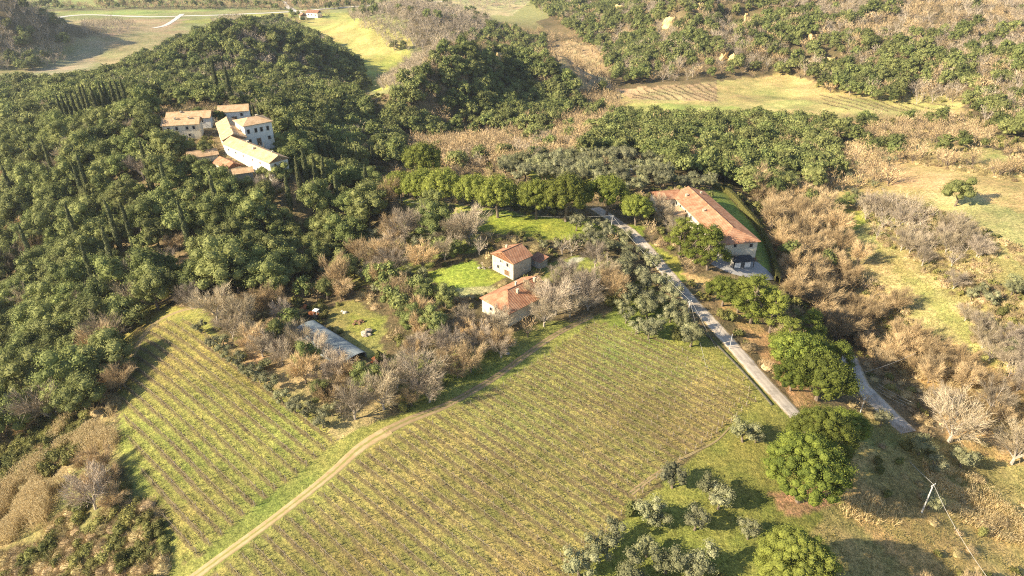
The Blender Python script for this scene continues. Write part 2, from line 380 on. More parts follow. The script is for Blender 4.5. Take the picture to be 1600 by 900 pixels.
v3 = ramp(t, n3, [(.36, (.5, .53, .48)), (.64, (1.5, 1.45, 1.4))]); c = mixc(t, c, v3, .9, 'MULTIPLY')
# bare soil strip along each vine row
fr = math_(t, 'FRACT', math_(t, 'ADD', ra.outputs['Fac'], math_(t, 'MULTIPLY', math_(t, 'SUBTRACT', n2, .5), .25)))
dd = math_(t, 'ABSOLUTE', math_(t, 'SUBTRACT', fr, .5))
strip = ramp(t, math_(t, 'ADD', dd, math_(t, 'MULTIPLY', math_(t, 'SUBTRACT', n1, .5), .38)), [(.13, (1, 1, 1)), (.24, (0, 0, 0))])
n5 = noise(t, pos, .09, 3, .6); strip = math_(t, 'MULTIPLY', math_(t, 'MULTIPLY', strip, va.outputs['Fac']), ramp(t, n5, [(.36, (.85, .85, .85)), (.62, (.5, .5, .5))]))
c = mixc(t, c, (.17, .125, .07), strip)
t.links.new(c, p.inputs['Base Color'])
b = N(t, 'ShaderNodeBump', i_Strength=.9, i_Distance=.35); t.links.new(n1, b.inputs['Height']); t.links.new(b.outputs[0], p.inputs['Normal'])
go = gb.build('ground', gm, smooth=True); tag(go, kind='structure')
me = go.data
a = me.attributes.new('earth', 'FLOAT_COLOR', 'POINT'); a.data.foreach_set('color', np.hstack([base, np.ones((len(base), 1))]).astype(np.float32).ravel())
a = me.attributes.new('row', 'FLOAT', 'POINT'); a.data.foreach_set('value', rowc.astype(np.float32))
a = me.attributes.new('vineyard', 'FLOAT', 'POINT'); a.data.foreach_set('value', vin.astype(np.float32))

# ------------------------------------------------------------------ roads, tracks
BLOCK = []     # discs where nothing grows: x, y, r
def smooth_line(P, step=1.0):
    P = np.array(P, float); out = []
    for i in range(len(P) - 1):
        p0 = P[max(i - 1, 0)]; p1 = P[i]; p2 = P[i + 1]; p3 = P[min(i + 2, len(P) - 1)]
        n = max(2, int(np.linalg.norm(p2 - p1) / step))
        for k in range(n):
            u = k / n
            out.append(.5 * ((2 * p1) + (-p0 + p2) * u + (2 * p0 - 5 * p1 + 4 * p2 - p3) * u * u + (-p0 + 3 * p1 - 3 * p2 + p3) * u ** 3))
    out.append(P[-1]); return np.array(out)
def strip_mesh(name, pts, width, mat, lift=.07, kind='structure', thick=0, block=True, world=False, step=1.0):
    P = np.array([p[:2] if world else at(*p)[:2] for p in pts]); L = smooth_line(P, step)
    T = np.gradient(L, axis=0); T /= np.linalg.norm(T, axis=1)[:, None] + 1e-9; Nn = np.stack([-T[:, 1], T[:, 0]], 1)
    w = np.interp(np.linspace(0, 1, len(L)), np.linspace(0, 1, len(width)), width) if hasattr(width, '__len__') else np.full(len(L), width)
    cr = np.linspace(-1, 1, 7); V = []; tone = []
    for k in cr:
        q = L + Nn * (w * k / 2)[:, None]; V.append(np.column_stack([q, H(q[:, 0], q[:, 1]) + lift - (.10 if abs(k) > .99 else 0)])); tone += [abs(k)] * len(L)
    # keep the surface level across
    V = np.array(V); n = len(L)
    Fq = [[c_ * n + i, (c_ + 1) * n + i, (c_ + 1) * n + i + 1, c_ * n + i + 1] for c_ in range(6) for i in range(n - 1)]
    mb = MB(); mb.add(V.reshape(-1, 3), Fq, np.array(tone)); o = mb.build(name, mat)
    o.data.flip_normals() if o.data.polygons[0].normal.z < 0 else None
    if kind: tag(o, kind=kind)
    if block:
        for i in range(0, n, 2): BLOCK.append((L[i, 0], L[i, 1], w[i] / 2 + .6))
    return o, L, Nn
def roadmat(name, c1, c2, mid=None, edge=None):
    m, t, p = nodes(name, .9); pos = coords(t); n = noise(t, pos, .7, 6, .7)
    c = ramp(t, n, [(.3, c1), (.7, c2)])
    if mid:
        a = N(t, 'ShaderNodeAttribute', attribute_name='tone'); e = math_(t, 'ADD', a.outputs['Fac'], math_(t, 'MULTIPLY', math_(t, 'SUBTRACT', noise(t, pos, 1.6, 4), .5), .55))
        c = mixc(t, c, mid, ramp(t, e, [(.10, (1, 1, 1)), (.26, (0, 0, 0)), (.72, (0, 0, 0)), (.92, (1, 1, 1))]))
    if edge:
        a = N(t, 'ShaderNodeAttribute', attribute_name='tone'); e = math_(t, 'ADD', a.outputs['Fac'], math_(t, 'MULTIPLY', math_(t, 'SUBTRACT', noise(t, pos, .9, 5), .5), .7))
        c = mixc(t, c, edge, ramp(t, e, [(.74, (0, 0, 0)), (.93, (1, 1, 1))])); lane = ramp(t, e, [(.10, (1.08, 1.08, 1.08)), (.33, (.86, .85, .84)), (.6, (1.06, 1.05, 1.04))]); c = mixc(t, c, lane, 1.0, 'MULTIPLY')
        c = mixc(t, c, ramp(t, noise(t, pos, .16, 4, .7), [(.42, (.74, .73, .72)), (.5, (1, 1, 1)), (.62, (1.1, 1.08, 1.05))]), 1.0, 'MULTIPLY')
    t.links.new(c, p.inputs['Base Color']); return m
M['asphalt'] = roadmat('worn_road', (.46, .40, .33), (.62, .55, .46), None, (.40, .31, .16))
M['dirt'] = roadmat('track_dirt', (.38, .265, .13), (.54, .41, .23), (.28, .26, .08))
M['dirt2'] = roadmat('bare_dirt', (.46, .34, .20), (.62, .49, .32), None)
M['dirt3'] = roadmat('dark_track_dirt', (.27, .19, .10), (.40, .30, .17), (.22, .20, .07))
M['palegravel'] = roadmat('pale_gravel', (.55, .50, .44), (.72, .68, .62))
road1, RL, RNn = strip_mesh('road', [(930,325),(960,345),(985,362),(1012,390),(1045,430),(1078,468),(1115,507),(1160,557),(1195,597),(1232,637),(1262,668),(1290,700)], 4.0, M['asphalt'], .09)
road2, RL2, _ = strip_mesh('road', [(1322,552),(1338,592),(1362,620),(1392,650),(1420,676)], 5.6, M['asphalt'], .09)
trk, TL, _ = strip_mesh('dirt_track', [(285,915),(330,882),(395,835),(455,790),(520,738),(565,698),(608,672)], [2.0,2.0,2.0,2.1,2.6,3.2], M['dirt'], .08)
strip_mesh('dirt_track', [(600,675),(640,656),(700,632),(770,592),(820,556),(870,522),(925,494)], [2.6,2.0,1.8,1.8,1.6], M['dirt3'], .08)
strip_mesh('dirt_track', [(205,560),(222,528),(245,503),(285,485),(330,478)], 1.9, M['dirt3'], .08)
strip_mesh('sunlit_bank', [(985,772),(1025,742),(1075,712),(1118,690),(1140,668)], [1.2,1.0,.5,.4], M['dirt3'], .08, block=False)
strip_mesh('far_road', [(-60,22),(100,26),(260,26),(400,21),(560,10),(700,2)], 7, M['palegravel'], .25, block=False, step=6)
strip_mesh('far_track', [(285,22),(262,38),(240,44)], 6, M['palegravel'], .25, block=False, step=6)
strip_mesh('far_track', [(447,2),(452,12),(468,20),(486,27)], 8, M['palegravel'], .25, block=False, step=6)
strip_mesh('gravel_yard', [(968,264),(985,262),(1005,262),(1022,266)], [6,10,10,5], M['palegravel'], .3)
# terrace of paving beside the long farmhouse
strip_mesh('paved_terrace', [(1122,402),(1150,412),(1180,420),(1200,438)], [9,11,10,7], roadmat('terrace_paving', (.28, .27, .26), (.40, .38, .36)), .12)

# ------------------------------------------------------------------ plant prototypes
def ico(sub):
    g = (1 + 5 ** .5) / 2
    V = [(-1, g, 0), (1, g, 0), (-1, -g, 0), (1, -g, 0), (0, -1, g), (0, 1, g), (0, -1, -g), (0, 1, -g), (g, 0, -1), (g, 0, 1), (-g, 0, -1), (-g, 0, 1)]
    Fc = [(0,11,5),(0,5,1),(0,1,7),(0,7,10),(0,10,11),(1,5,9),(5,11,4),(11,10,2),(10,7,6),(7,1,8),(3,9,4),(3,4,2),(3,2,6),(3,6,8),(3,8,9),(4,9,5),(2,4,11),(6,2,10),(8,6,7),(9,8,1)]
    V = [np.array(v) / np.linalg.norm(v) for v in V]
    for _ in range(sub):
        c = {}; F2 = []
        def mid(a, b):
            k = (min(a, b), max(a, b))
            if k not in c: m = V[a] + V[b]; V.append(m / np.linalg.norm(m)); c[k] = len(V) - 1
            return c[k]
        for a, b, d in Fc:
            ab, bd, da = mid(a, b), mid(b, d), mid(d, a); F2 += [(a, ab, da), (b, bd, ab), (d, da, bd), (ab, bd, da)]
        Fc = F2
    return np.array(V), np.array(Fc)
ICO = [ico(0), ico(1)]
def unit(r, n):
    v = r.randn(n, 3); return v / np.linalg.norm(v, axis=1)[:, None]
def quads(mb, P, Nrm, s, r, asp=.6):
    """small leaf faces at P facing Nrm"""
    n = len(P); a = np.cross(Nrm, r.randn(n, 3)); a /= np.linalg.norm(a, axis=1)[:, None] + 1e-9; b = np.cross(Nrm, a)
    s = np.broadcast_to(s, (n,))[:, None]
    V = np.stack([P - a * s, P - b * s * asp, P + a * s, P + b * s * asp], 1).reshape(-1, 3)
    mb.add(V, np.arange(4 * n).reshape(-1, 4))
def clumps(mb, r, CL, dens, leaf, core=1, spread=.22, wob=.75, up=.25, cs=.74):
    """CL = list of (centre, radius, zscale); leaves cover the outside of each clump"""
    C_ = np.array([c for c, _, _ in CL]); Rd = np.array([q for _, q, _ in CL]); Zs = np.array([z for _, _, z in CL])
    for i in range(len(CL)):
        q = Rd[i]
        if core is not None:
            iv, iff = ICO[core]; v = iv * (cs * q * (1 + r.uniform(-.14, .14, (len(iv), 1)))); v = v * [1, 1, Zs[i]] + C_[i]; mb.add(v, iff)
        n = int(dens * q * q) + 4; d = unit(r, n); d[:, 2] = np.where(d[:, 2] < -.3, -d[:, 2], d[:, 2])
        P = C_[i] + d * q * (1 + r.uniform(-spread, spread * .8, (n, 1))) * [1, 1, Zs[i]]
        keep = np.ones(n, bool)
        for j in range(len(CL)):
            if j != i: keep &= (np.linalg.norm((P - C_[j]) / [1, 1, Zs[j]], axis=1) > Rd[j] * .9)
        P = P[keep]; d = d[keep]
        if not len(P): continue
        nn = d + r.randn(len(P), 3) * wob; nn[:, 2] += up; nn /= np.linalg.norm(nn, axis=1)[:, None]
        quads(mb, P, nn, leaf * r.uniform(.6, 1.35, len(P)), r)
def dome(r, n, R_, h0, hz, rc, jit=.25, zmin=-.25, zs=.85):
    out = [(np.array([0, 0, h0 + hz * .3]), R_ * .55, .9)]; k = 0
    for i in range(n):
        z = 1 - (i + .5) / n * (1 - zmin); ph = i * 2.39996 + r.uniform(-.3, .3); q = math.sqrt(max(0, 1 - z * z))
        f = r.uniform(1 - jit, 1 + jit * .5) * .78
        out.append((np.array([q * math.cos(ph) * R_ * f, q * math.sin(ph) * R_ * f, h0 + z * hz * f]), rc * r.uniform(.7, 1.3), zs))
    return out
def trunk(r, h, rad, limbs, lean=.06):
    mb = MB(); top = np.array([r.uniform(-lean, lean) * h, r.uniform(-lean, lean) * h, h])
    pts = [np.array([0, 0, -.6]), np.array([0, 0, .1]), top * .5 + r.randn(3) * .05 * h * [1, 1, 0], top]
    mb.tube(pts, [rad * 1.35, rad * 1.1, rad * .8, rad * .55], 7)
    for e in limbs:
        e = np.array(e, float); s_ = top * r.uniform(.6, 1.0); m_ = (s_ + e) / 2 + np.array([0, 0, -.06 * h]); mb.tube([s_, m_, e], [rad * .45, rad * .3, rad * .12], 5)
    return mb
def make_oak(seed, lod):
    r = np.random.RandomState(seed); R_ = r.uniform(3.1, 4.3); h0 = r.uniform(3.6, 5.0); hz = r.uniform(3.2, 5.4)
    mb = MB()
    if lod == 0: clumps(mb, r, dome(r, 20, R_, h0, hz, 1.35, .5), 85, .165, 1, .30)
    else: clumps(mb, r, dome(r, 13, R_, h0, hz, 1.7, .3), 13, .40, 0, .25)
    tk = trunk(r, h0 * .8, .28, [(R_ * .4 * math.cos(a), R_ * .4 * math.sin(a), h0) for a in (0.4, 2.6, 4.7)]) if lod == 0 else None
    return tk, mb
def make_pine(seed, lod, big=False):
    r = np.random.RandomState(seed); R_ = 5.0; h0 = 5.0 if big else 4.3; hz = r.uniform(3.6, 4.2) if big else r.uniform(3.0, 3.7)
    mb = MB()
    n, rc, dn, lf = (170, .68, 330, .065) if big else ((60, 1.0, 150, .115) if lod == 0 else (14, 1.9, 10, .45))
    CL = dome(r, n, R_, h0, hz, rc, .14, -.42 if big else -.22, .8); CL[0] = (np.array([0, 0, h0 + .1]), R_ * .62, .45)
    clumps(mb, r, CL, dn, lf, 1 if lod == 0 else 0, .34, .9, .3, .66)
    tk = trunk(r, h0, .30, [(R_ * .62 * math.cos(a), R_ * .62 * math.sin(a), h0 + .6) for a in np.arange(7) * .9 + r.uniform(0, 1)], .05)
    return tk, mb
def make_shaggy_pine(seed):
    r = np.random.RandomState(seed); mb = MB(); CL = []
    for i in range(46):
        z = r.uniform(.0, 1); q = (1 - z * .75) * 3.9; ph = r.uniform(0, 6.28); d = q * math.sqrt(r.uniform(.25, 1))
        CL.append((np.array([d * math.cos(ph), d * math.sin(ph), 2.6 + z * 6.2]), r.uniform(.6, 1.15), .7))
    clumps(mb, r, CL, 200, .10, 1, .35, .8, .3, .62)
    return trunk(r, 8.0, .26, [(c[0] * .9, c[1] * .9, c[2]) for c, _, _ in CL[:14]], .04), mb
def make_olive(seed, lod):
    r = np.random.RandomState(seed); R_ = 2.0; h0 = 2.1; mb = MB(); CL = []
    for i in range(13 if lod == 0 else 7):
        a = r.uniform(0, 6.28); d = r.uniform(.35, 1.0) * R_ * .8; CL.append((np.array([d * math.cos(a), d * math.sin(a), h0 + r.uniform(-.7, 1.5) * (1 - .3 * d / R_)]), r.uniform(.55, .95), .95))
    clumps(mb, r, CL, 210 if lod == 0 else 28, .10 if lod == 0 else .28, 1 if lod == 0 else 0, .35, .8, .2, .62)
    return (trunk(r, 1.4, .2, [(c[0], c[1], c[2]) for c, _, _ in CL[:5]], .12) if lod == 0 else None), mb
def make_cypress(seed, lod):
    r = np.random.RandomState(seed); mb = MB(); CL = []; n = 14 if lod == 0 else 7
    for i in range(n):
        u = i / (n - 1); q = .95 * (1 - u) ** .45 * min(1, .55 + u * 3) + .12
        CL.append((np.array([r.uniform(-.12, .12), r.uniform(-.12, .12), .9 + u * 11]), q, 1.5))
    clumps(mb, r, CL, 130 if lod == 0 else 30, .17 if lod == 0 else .33, 1 if lod == 0 else 0, .2, .5, 0, .85)
    t_ = MB(); t_.tube([(0, 0, -.6), (0, 0, 1.2), (0, 0, 6)], [.2, .17, .08], 6); return t_, mb
def make_shrub(seed, lod):
    r = np.random.RandomState(seed); mb = MB(); CL = []
    for i in range(8 if lod == 0 else 5):
        a = r.uniform(0, 6.28); d = r.uniform(0, 1.1); CL.append((np.array([d * math.cos(a), d * math.sin(a), r.uniform(.4, 1.3)]), r.uniform(.5, .95), .9))
    clumps(mb, r, CL, 95 if lod == 0 else 20, .15 if lod == 0 else .33, 1 if lod == 0 else 0, .35, .8, .2, .75)
    st = MB()
    for k in range(4): a = k * 1.6 + r.uniform(0, 1); st.tube([(0, 0, -.3), (.3 * math.cos(a), .3 * math.sin(a), .5), (.7 * math.cos(a), .7 * math.sin(a), 1.1)], [.07, .05, .02], 4)
    return st, mb
def twigs(mb, P, D, L_, w, r):
    """thin tapering twigs: a long narrow triangle each"""
    n = len(P); D = D / (np.linalg.norm(D, axis=1)[:, None] + 1e-9); a = np.cross(D, r.randn(n, 3)); a /= np.linalg.norm(a, axis=1)[:, None] + 1e-9
    L_ = np.broadcast_to(L_, (n,))[:, None]; bend = r.randn(n, 3) * .18 * L_
    V = np.stack([P - a * w, P + a * w, P + D * L_ * .55 + bend * .5 + a * w * .6, P + D * L_ + bend], 1).reshape(-1, 3)
    mb.add(V, np.arange(4 * n).reshape(-1, 4))
def make_bare(seed, lod, wide=1.0, n_tw=None):
    """leafless tree: limbs fan out, the fine twigs fill the outside of the crown"""
    r = np.random.RandomState(seed); tk = MB(); tw = MB(); H_ = 7.5; R_ = 3.4 * wide; base_h = r.uniform(.8, 1.6)
    tk.tube([(0, 0, -.5), (0, 0, .1), (.08, .05, base_h)], [.34, .26, .2], 7)
    tips = []; nl = 9
    for i in range(nl):
        a = i * 6.283 / nl + r.uniform(-.35, .35); e = r.uniform(.25, 1.0); q = math.sqrt(1 - (e * .9) ** 2)
        end = np.array([math.cos(a) * R_ * q * .9, math.sin(a) * R_ * q * .9, base_h + (H_ - base_h) * (.25 + .65 * e)])
        s_ = np.array([.08, .05, base_h * r.uniform(.7, 1)]); m_ = s_ * .5 + end * .5 + np.array([0, 0, .35])
        tk.tube([s_, m_, end], [.13, .08, .03], 4 if lod else 5)
        for u in np.linspace(.35, 1, 5):
            b_ = (m_ * (1 - (u - .5) * 2) + end * (u - .5) * 2) if u > .5 else (s_ * (1 - u * 2) + m_ * u * 2)
            d = unit(r, 1)[0] * .8 + (end - s_) / np.linalg.norm(end - s_) * .7; d[2] = abs(d[2]) * .7 + .2; d /= np.linalg.norm(d)
            e2 = b_ + d * r.uniform(1.0, 1.9)
            if not lod: tk.tube([b_, (b_ + e2) / 2 + r.randn(3) * .06, e2], [.05, .035, .015], 3)
            tips.append((b_, e2, d))
    n = n_tw or (3800 if lod == 0 else 210)
    k = r.randint(0, len(tips), n); u = r.uniform(.15, 1.1, n)[:, None]
    B = np.array([t_[0] for t_ in tips])[k]; E = np.array([t_[1] for t_ in tips])[k]; D = np.array([t_[2] for t_ in tips])[k]
    P = B * (1 - u) + E * u + r.randn(n, 3) * (.33 if lod == 0 else .5)
    out = P - [0, 0, base_h + 1.5]; out /= np.linalg.norm(out, axis=1)[:, None] + 1e-9
    twigs(tw, P, D * .4 + out * .9 + r.randn(n, 3) * .5 + [0, 0, .25], r.uniform(.6, 1.5, n) if lod == 0 else r.uniform(.8, 1.5, n), .026 if lod == 0 else .075, r)
    return tk, tw
def make_bush(seed, lod):
    """leafless thicket: a low mound of stems"""
    r = np.random.RandomState(seed); tw = MB(); n = 750 if lod == 0 else 110
    d = unit(r, n); d[:, 2] = abs(d[:, 2]); q = r.uniform(.3, 1, n)[:, None] ** .6
    P = d * q * [1.7, 1.7, 1.25]; P *= 1 + .25 * np.sin(d[:, :1] * 5 + seed) 
    twigs(tw, P, d + r.randn(n, 3) * .5 + [0, 0, .7], r.uniform(.35, .8, n) * (1 if lod == 0 else 1.5), .026 if lod == 0 else .10, r)
    iv, iff = ICO[1]; tw.add(iv * [1.25, 1.25, .85] * (1 + r.uniform(-.2, .2, (len(iv), 1))) + [0, 0, .15], iff)
    st = MB()
    for k in range(5): a = k * 1.26; st.tube([(0, 0, -.3), (.5 * math.cos(a), .5 * math.sin(a), .6), (1.0 * math.cos(a), 1.0 * math.sin(a), 1.2)], [.06, .05, .02], 4)
    return st, tw
KINDS = {  # kind: (maker, variants, object name, category, crown material, wood material, part names)
 'oak': (make_oak, 6, 'evergreen_oak', 'tree', 'oak', 'bark', ('trunk', 'crown')),
 'pine': (make_pine, 4, 'stone_pine', 'pine tree', 'pine', 'bark', ('trunk', 'crown')),
 'bigpine': (lambda s, l: make_pine(s, 0, True), 3, 'stone_pine', 'pine tree', 'pine', 'bark', ('trunk', 'crown')),
 'shaggy': (lambda s, l: make_shaggy_pine(s), 3, 'rough_pine', 'pine tree', 'pine', 'bark', ('trunk', 'crown')),
 'olive': (make_olive, 5, 'olive_tree', 'olive tree', 'olive', 'bark', ('trunk', 'crown')),
 'cypress': (make_cypress, 2, 'cypress_tree', 'cypress', 'cypress', 'bark', ('trunk', 'crown')),
 'shrub': (make_shrub, 4, 'green_shrub', 'shrub', 'shrub', 'bark', ('stems', 'foliage')),
 'bare': (make_bare, 5, 'bare_tree', 'bare tree', 'twig', 'bark', ('trunk', 'twigs')),
 'grey': (lambda s, l: make_bare(s, l, 1.15, 3000 if l == 0 else None), 4, 'bare_tree', 'bare tree', 'greytwig', 'palebark', ('trunk', 'twigs')),
 'bush': (make_bush, 4, 'dry_bush', 'bush', 'dry', 'bark', ('stems', 'twigs')),
}
PROTO = {}
def proto(kind, lod):
    if (kind, lod) not in PROTO:
        mk, nv = KINDS[kind][:2]; PROTO[(kind, lod)] = [mk(hash_(kind) + i, lod) for i in range(nv)]
    return PROTO[(kind, lod)]
def hash_(s): return sum(ord(c) * (i + 3) for i, c in enumerate(s)) % 5000
PL = []      # every plant: kind, x, y, scale, height factor, label, group
def plant(kind, px, py, s=1.0, hs=1.0, label=None, group=None, xy=None):
    x, y = xy if xy else at(px, py)[:2]
    PL.append(dict(k=kind, x=x, y=y, s=s, h=hs, label=label, group=group, solo=True)); BLOCK.append((x, y, {'oak': 2.4, 'pine': 3.2, 'bigpine': 4.5, 'shaggy': 2.4, 'bare': 2, 'grey': 2.2, 'olive': 1.6, 'cypress': 2.6}.get(kind, .8) * s))

# ------------------------------------------------------------------ materials of buildings
def rooftile(name, c1, c2, c3):
    m, t, p = nodes(name, .85); v = coords(t, True)
    w = N(t, 'ShaderNodeTexWave', wave_type='BANDS', bands_direction='X', i_Scale=1.05, i_Distortion=.6); t.links.new(v, w.inputs['Vector'])
    n = noise(t, v, .6, 5, .65); n2 = noise(t, v, 3.5, 4, .7)
    c = ramp(t, n, [(.3, c1), (.5, c2), (.72, c3)])
    c = mixc(t, c, ramp(t, n2, [(.3, (.7, .68, .66)), (.7, (1.25, 1.2, 1.15))]), 1.0, 'MULTIPLY')
    t.links.new(c, p.inputs['Base Color'])
    b = N(t, 'ShaderNodeBump', i_Strength=.7, i_Distance=.08); t.links.new(w.outputs[0], b.inputs['Height']); t.links.new(b.outputs[0], p.inputs['Normal']); return m
M['tile'] = rooftile('terracotta_tiles', (.30, .14, .08), (.44, .23, .135), (.52, .34, .22))
M['tile_old'] = rooftile('weathered_tiles', (.46, .30, .17), (.60, .42, .25), (.68, .53, .36))
M['tile_dark'] = rooftile('brown_tiles', (.22, .11, .075), (.32, .17, .11), (.40, .25, .17))
def wallmat(name, a, b, sc=1.2): 
    m = simple(name, a, b, sc, .9, .35); return m
M['stone'] = wallmat('stone_wall', (.42, .37, .27), (.66, .60, .47)); M['white'] = wallmat('pale_plaster', (.70, .68, .62), (.84, .82, .78), .5)
M['cream'] = wallmat('cream_plaster', (.60, .53, .40), (.76, .70, .56), .6); M['grey'] = wallmat('grey_stone', (.30, .28, .25), (.48, .45, .40))
M['glass'] = simple('dark_glass', (.02, .022, .028), (.04, .045, .05), 1, .2); M['frame'] = simple('stone_trim', (.45, .42, .36), (.6, .56, .5), 3)
M['brownwood'] = simple('brown_wood', (.14, .08, .045), (.26, .16, .09), 3, .8); M['black'] = simple('black_roofing', (.03, .03, .032), (.07, .07, .07), 2, .7)
M['whitepaint'] = simple('white_paint', (.70, .70, .68), (.82, .82, .8), 1, .6); M['metal'] = simple('grey_metal', (.40, .41, .42), (.58, .58, .58), 1, .5)
M['sheet'] = simple('corrugated_sheet', (.15, .19, .215), (.30, .34, .35), .5, .85, .2); M['concrete'] = simple('concrete', (.48, .46, .43), (.62, .60, .56), 2, .9)
M['rust'] = simple('rusty_metal', (.22, .07, .03), (.42, .17, .07), 3, .8); M['cable'] = simple('pale_cable', (.45, .44, .41), (.55, .53, .50), 1, .5)
M['rock'] = simple('pale_rock', (.30, .25, .19), (.50, .44, .36), 1.5, .95, .6); M['kerbshade'] = simple('kerb_shade_stone', (.07, .065, .05), (.16, .15, .11), 2, .95, .4); M['sand'] = simple('yellow_sandstone', (.50, .36, .16), (.72, .55, .28), .35, .95, .5)  # kerb wall stone: its dark tone paints in the ditch and kerb shadow

def house(name, c, yaw, w, l, eave, ridge, wallm, roofm, label, hip=(0, 0), group=None, cat='house', wins=(), chim=(), over=.45, z=None, mono=False, doors=()):
    """w across the ridge (local x), l along it (local y); c = ground centre. wins: (side, along, height, width, tall)"""
    z0 = (float(H(c[0], c[1])) if z is None else z); root = empty(name, (c[0], c[1], z0), yaw); tag(root, label, cat, group)
    X, Y = w / 2, l / 2; b = MB(); hb, hf = hip       # hip runs at front (-y) and back (+y)
    yf, yb = -Y + hf, Y - hb
    if mono:
        V = [(-X,-Y,-2.5),(X,-Y,-2.5),(X,Y,-2.5),(-X,Y,-2.5),(-X,-Y,eave),(X,-Y,ridge),(X,Y,ridge),(-X,Y,eave)]
        b.add(V, [[0,1,5,4],[1,2,6,5],[2,3,7,6],[3,0,4,7],[4,5,6,7]]); b.build('wall', M[wallm], root)
        o = over; k = (ridge - eave) / w; th = .18; rf = MB()
        T = [(-X-o,-Y-o,eave-o*k+.02),(X+o,-Y-o,ridge+o*k+.02),(X+o,Y+o,ridge+o*k+.02),(-X-o,Y+o,eave-o*k+.02)]
        T = T + [(a, b_, c_ + th) for a, b_, c_ in T]; rf.add(T, [[3,2,1,0],[4,5,6,7],[0,1,5,4],[1,2,6,5],[2,3,7,6],[3,0,4,7]]); roof = rf.build('roof', M[roofm], root)
    else:
        V = [(-X,-Y,-2.5),(X,-Y,-2.5),(X,Y,-2.5),(-X,Y,-2.5),(-X,-Y,eave),(X,-Y,eave),(X,Y,eave),(-X,Y,eave)]
        b.add(V, [[0,1,5,4],[1,2,6,5],[2,3,7,6],[3,0,4,7]])
        if not hf: b.add([(-X,-Y,eave),(X,-Y,eave),(0,-Y,ridge)], [[0,1,2]])
        if not hb: b.add([(X,Y,eave),(-X,Y,eave),(0,Y,ridge)], [[0,1,2]])
        b.build('wall', M[wallm], root)
        o = over; k = (ridge - eave) / X; ze = eave - o * k + .03; zr = ridge + .03; th = .2; rf = MB()
        yF = yf if hf else -Y - o; yB = yb if hb else Y + o
        P = [(-X-o,-Y-o,ze),(X+o,-Y-o,ze),(X+o,Y+o,ze),(-X-o,Y+o,ze),(0,yF,zr),(0,yB,zr)]
        n = len(P); A = P + [(a, b_, c_ + th) for a, b_, c_ in P]
        rf.add(A, [[0,4,5,3][::-1],[1,2,5,4][::-1],[n+0,n+4,n+5,n+3][::-1],[n+1,n+2,n+5,n+4][::1]])
        rf.add(A, [[n+0,n+1,n+4],[n+2,n+3,n+5],[1,0,4],[3,2,5]]) if True else 0
        rf.add(A, [[0,1,n+1,n+0],[1,2,n+2,n+1],[2,3,n+3,n+2],[3,0,n+0,n+3]])
        rf.tube([(0, yF, zr + th), (0, yB, zr + th)], [.16, .16], 5)     # ridge tiles
        roof = rf.build('roof', M[roofm], root)
    for (cx, cy, ct, cs) in chim:
        ch = MB(); ch.box((cx, cy, ct - .9), (cs, cs, 2.2)); ch.box((cx, cy, ct + .3), (cs * 1.35, cs * 1.35, .14)); cho = ch.build('chimney', M['stone'], roof)
    def opening(nm, side, al, hh, ww, tall, mat, arch=False):
        n_, s_ = {'l': ((-1, 0), (0, -1)), 'r': ((1, 0), (0, 1)), 'f': ((0, -1), (1, 0)), 'b': ((0, 1), (-1, 0))}[side]
        d = X if side in 'lr' else Y; cx, cy = n_[0] * d + s_[0] * al, n_[1] * d + s_[1] * al
        fr = MB(); ax = side in 'fb'
        def bx(mb, off, hh_, ww_, tl, th_): mb.box((cx + s_[0] * off[0] + n_[0] * off[1], cy + s_[1] * off[0] + n_[1] * off[1], hh_), (ww_, th_, tl) if ax else (th_, ww_, tl))
        for sg in (-1, 1):
            bx(fr, (sg * (ww / 2 + .09), .03), hh, .18, tall + .3, .14)
            bx(fr, (0, .03), hh + sg * (tall / 2 + .09), ww, .16, .16)
        fo = fr.build(nm, M['frame'], root); pn = MB(); bx(pn, (0, .012), hh, ww, tall, .03)
        if arch: bx(pn, (0, .014), hh + tall / 2 + .2, ww * .6, .4, .03)
        pn.build('pane' if nm == 'window' else 'leaf', M[mat], fo)
    for w_ in wins: opening('window', *w_, 'glass')
    for w_ in doors: opening('door', *w_, 'brownwood')
    BLOCK.extend([(c[0] + (u * X) * math.cos(yaw) - (v * Y) * math.sin(yaw), c[1] + (u * X) * math.sin(yaw) + (v * Y) * math.cos(yaw), min(w, l) / 4 + 1.2) for u in (-.6, 0, .6) for v in np.linspace(-.95, .95, max(2, int(l / 4)))])
    return root
def gp(px, py, h=0):   # ground position under a point seen at height h
    x, y, z = at(px, py); return x, y

# the small stone house and its neighbour
cxy = np.array(at(802, 438)[:2]); ua = R(-46); U_ = np.array([math.cos(ua), math.sin(ua)]); V_ = np.array([-U_[1], U_[0]])
c_ = cxy - U_ * 4.0 + V_ * 3.3
house('stone_house', c_, ua, 8.0, 6.6, 4.6, 6.4, 'stone', 'tile', 'small two storey stone house with gabled terracotta roof beside green lawn', wins=[('f', -1.7, 1.6, .7, .9), ('f', 1.9, 3.4, .8, 1.0), ('f', -.6, 3.6, .5, .6)], doors=[('f', 1.6, 1.0, 1.7, 1.5)], chim=[(-2.6, .6, 5.9, .4)], over=.35)
c2 = np.array(at(800, 484)[:2])
house('farm_outbuilding', c2 + V_ * 1.5, ua, 9.5, 14, 3.6, 5.9, 'cream', 'tile', 'low farmhouse with orange hipped roof and three chimneys among bare trees', hip=(0, 4), wins=[('f', -1.5, 1.9, .7, .8), ('f', 1.5, 1.9, .7, .8), ('l', 2.5, 1.9, .8, .9)], doors=[('l', -1.5, 1.1, 1.1, 2.1)], chim=[(1.6, -1.2, 6.0, .5), (-.8, .6, 6.4, .4), (1.0, 5.2, 6.4, .5)])
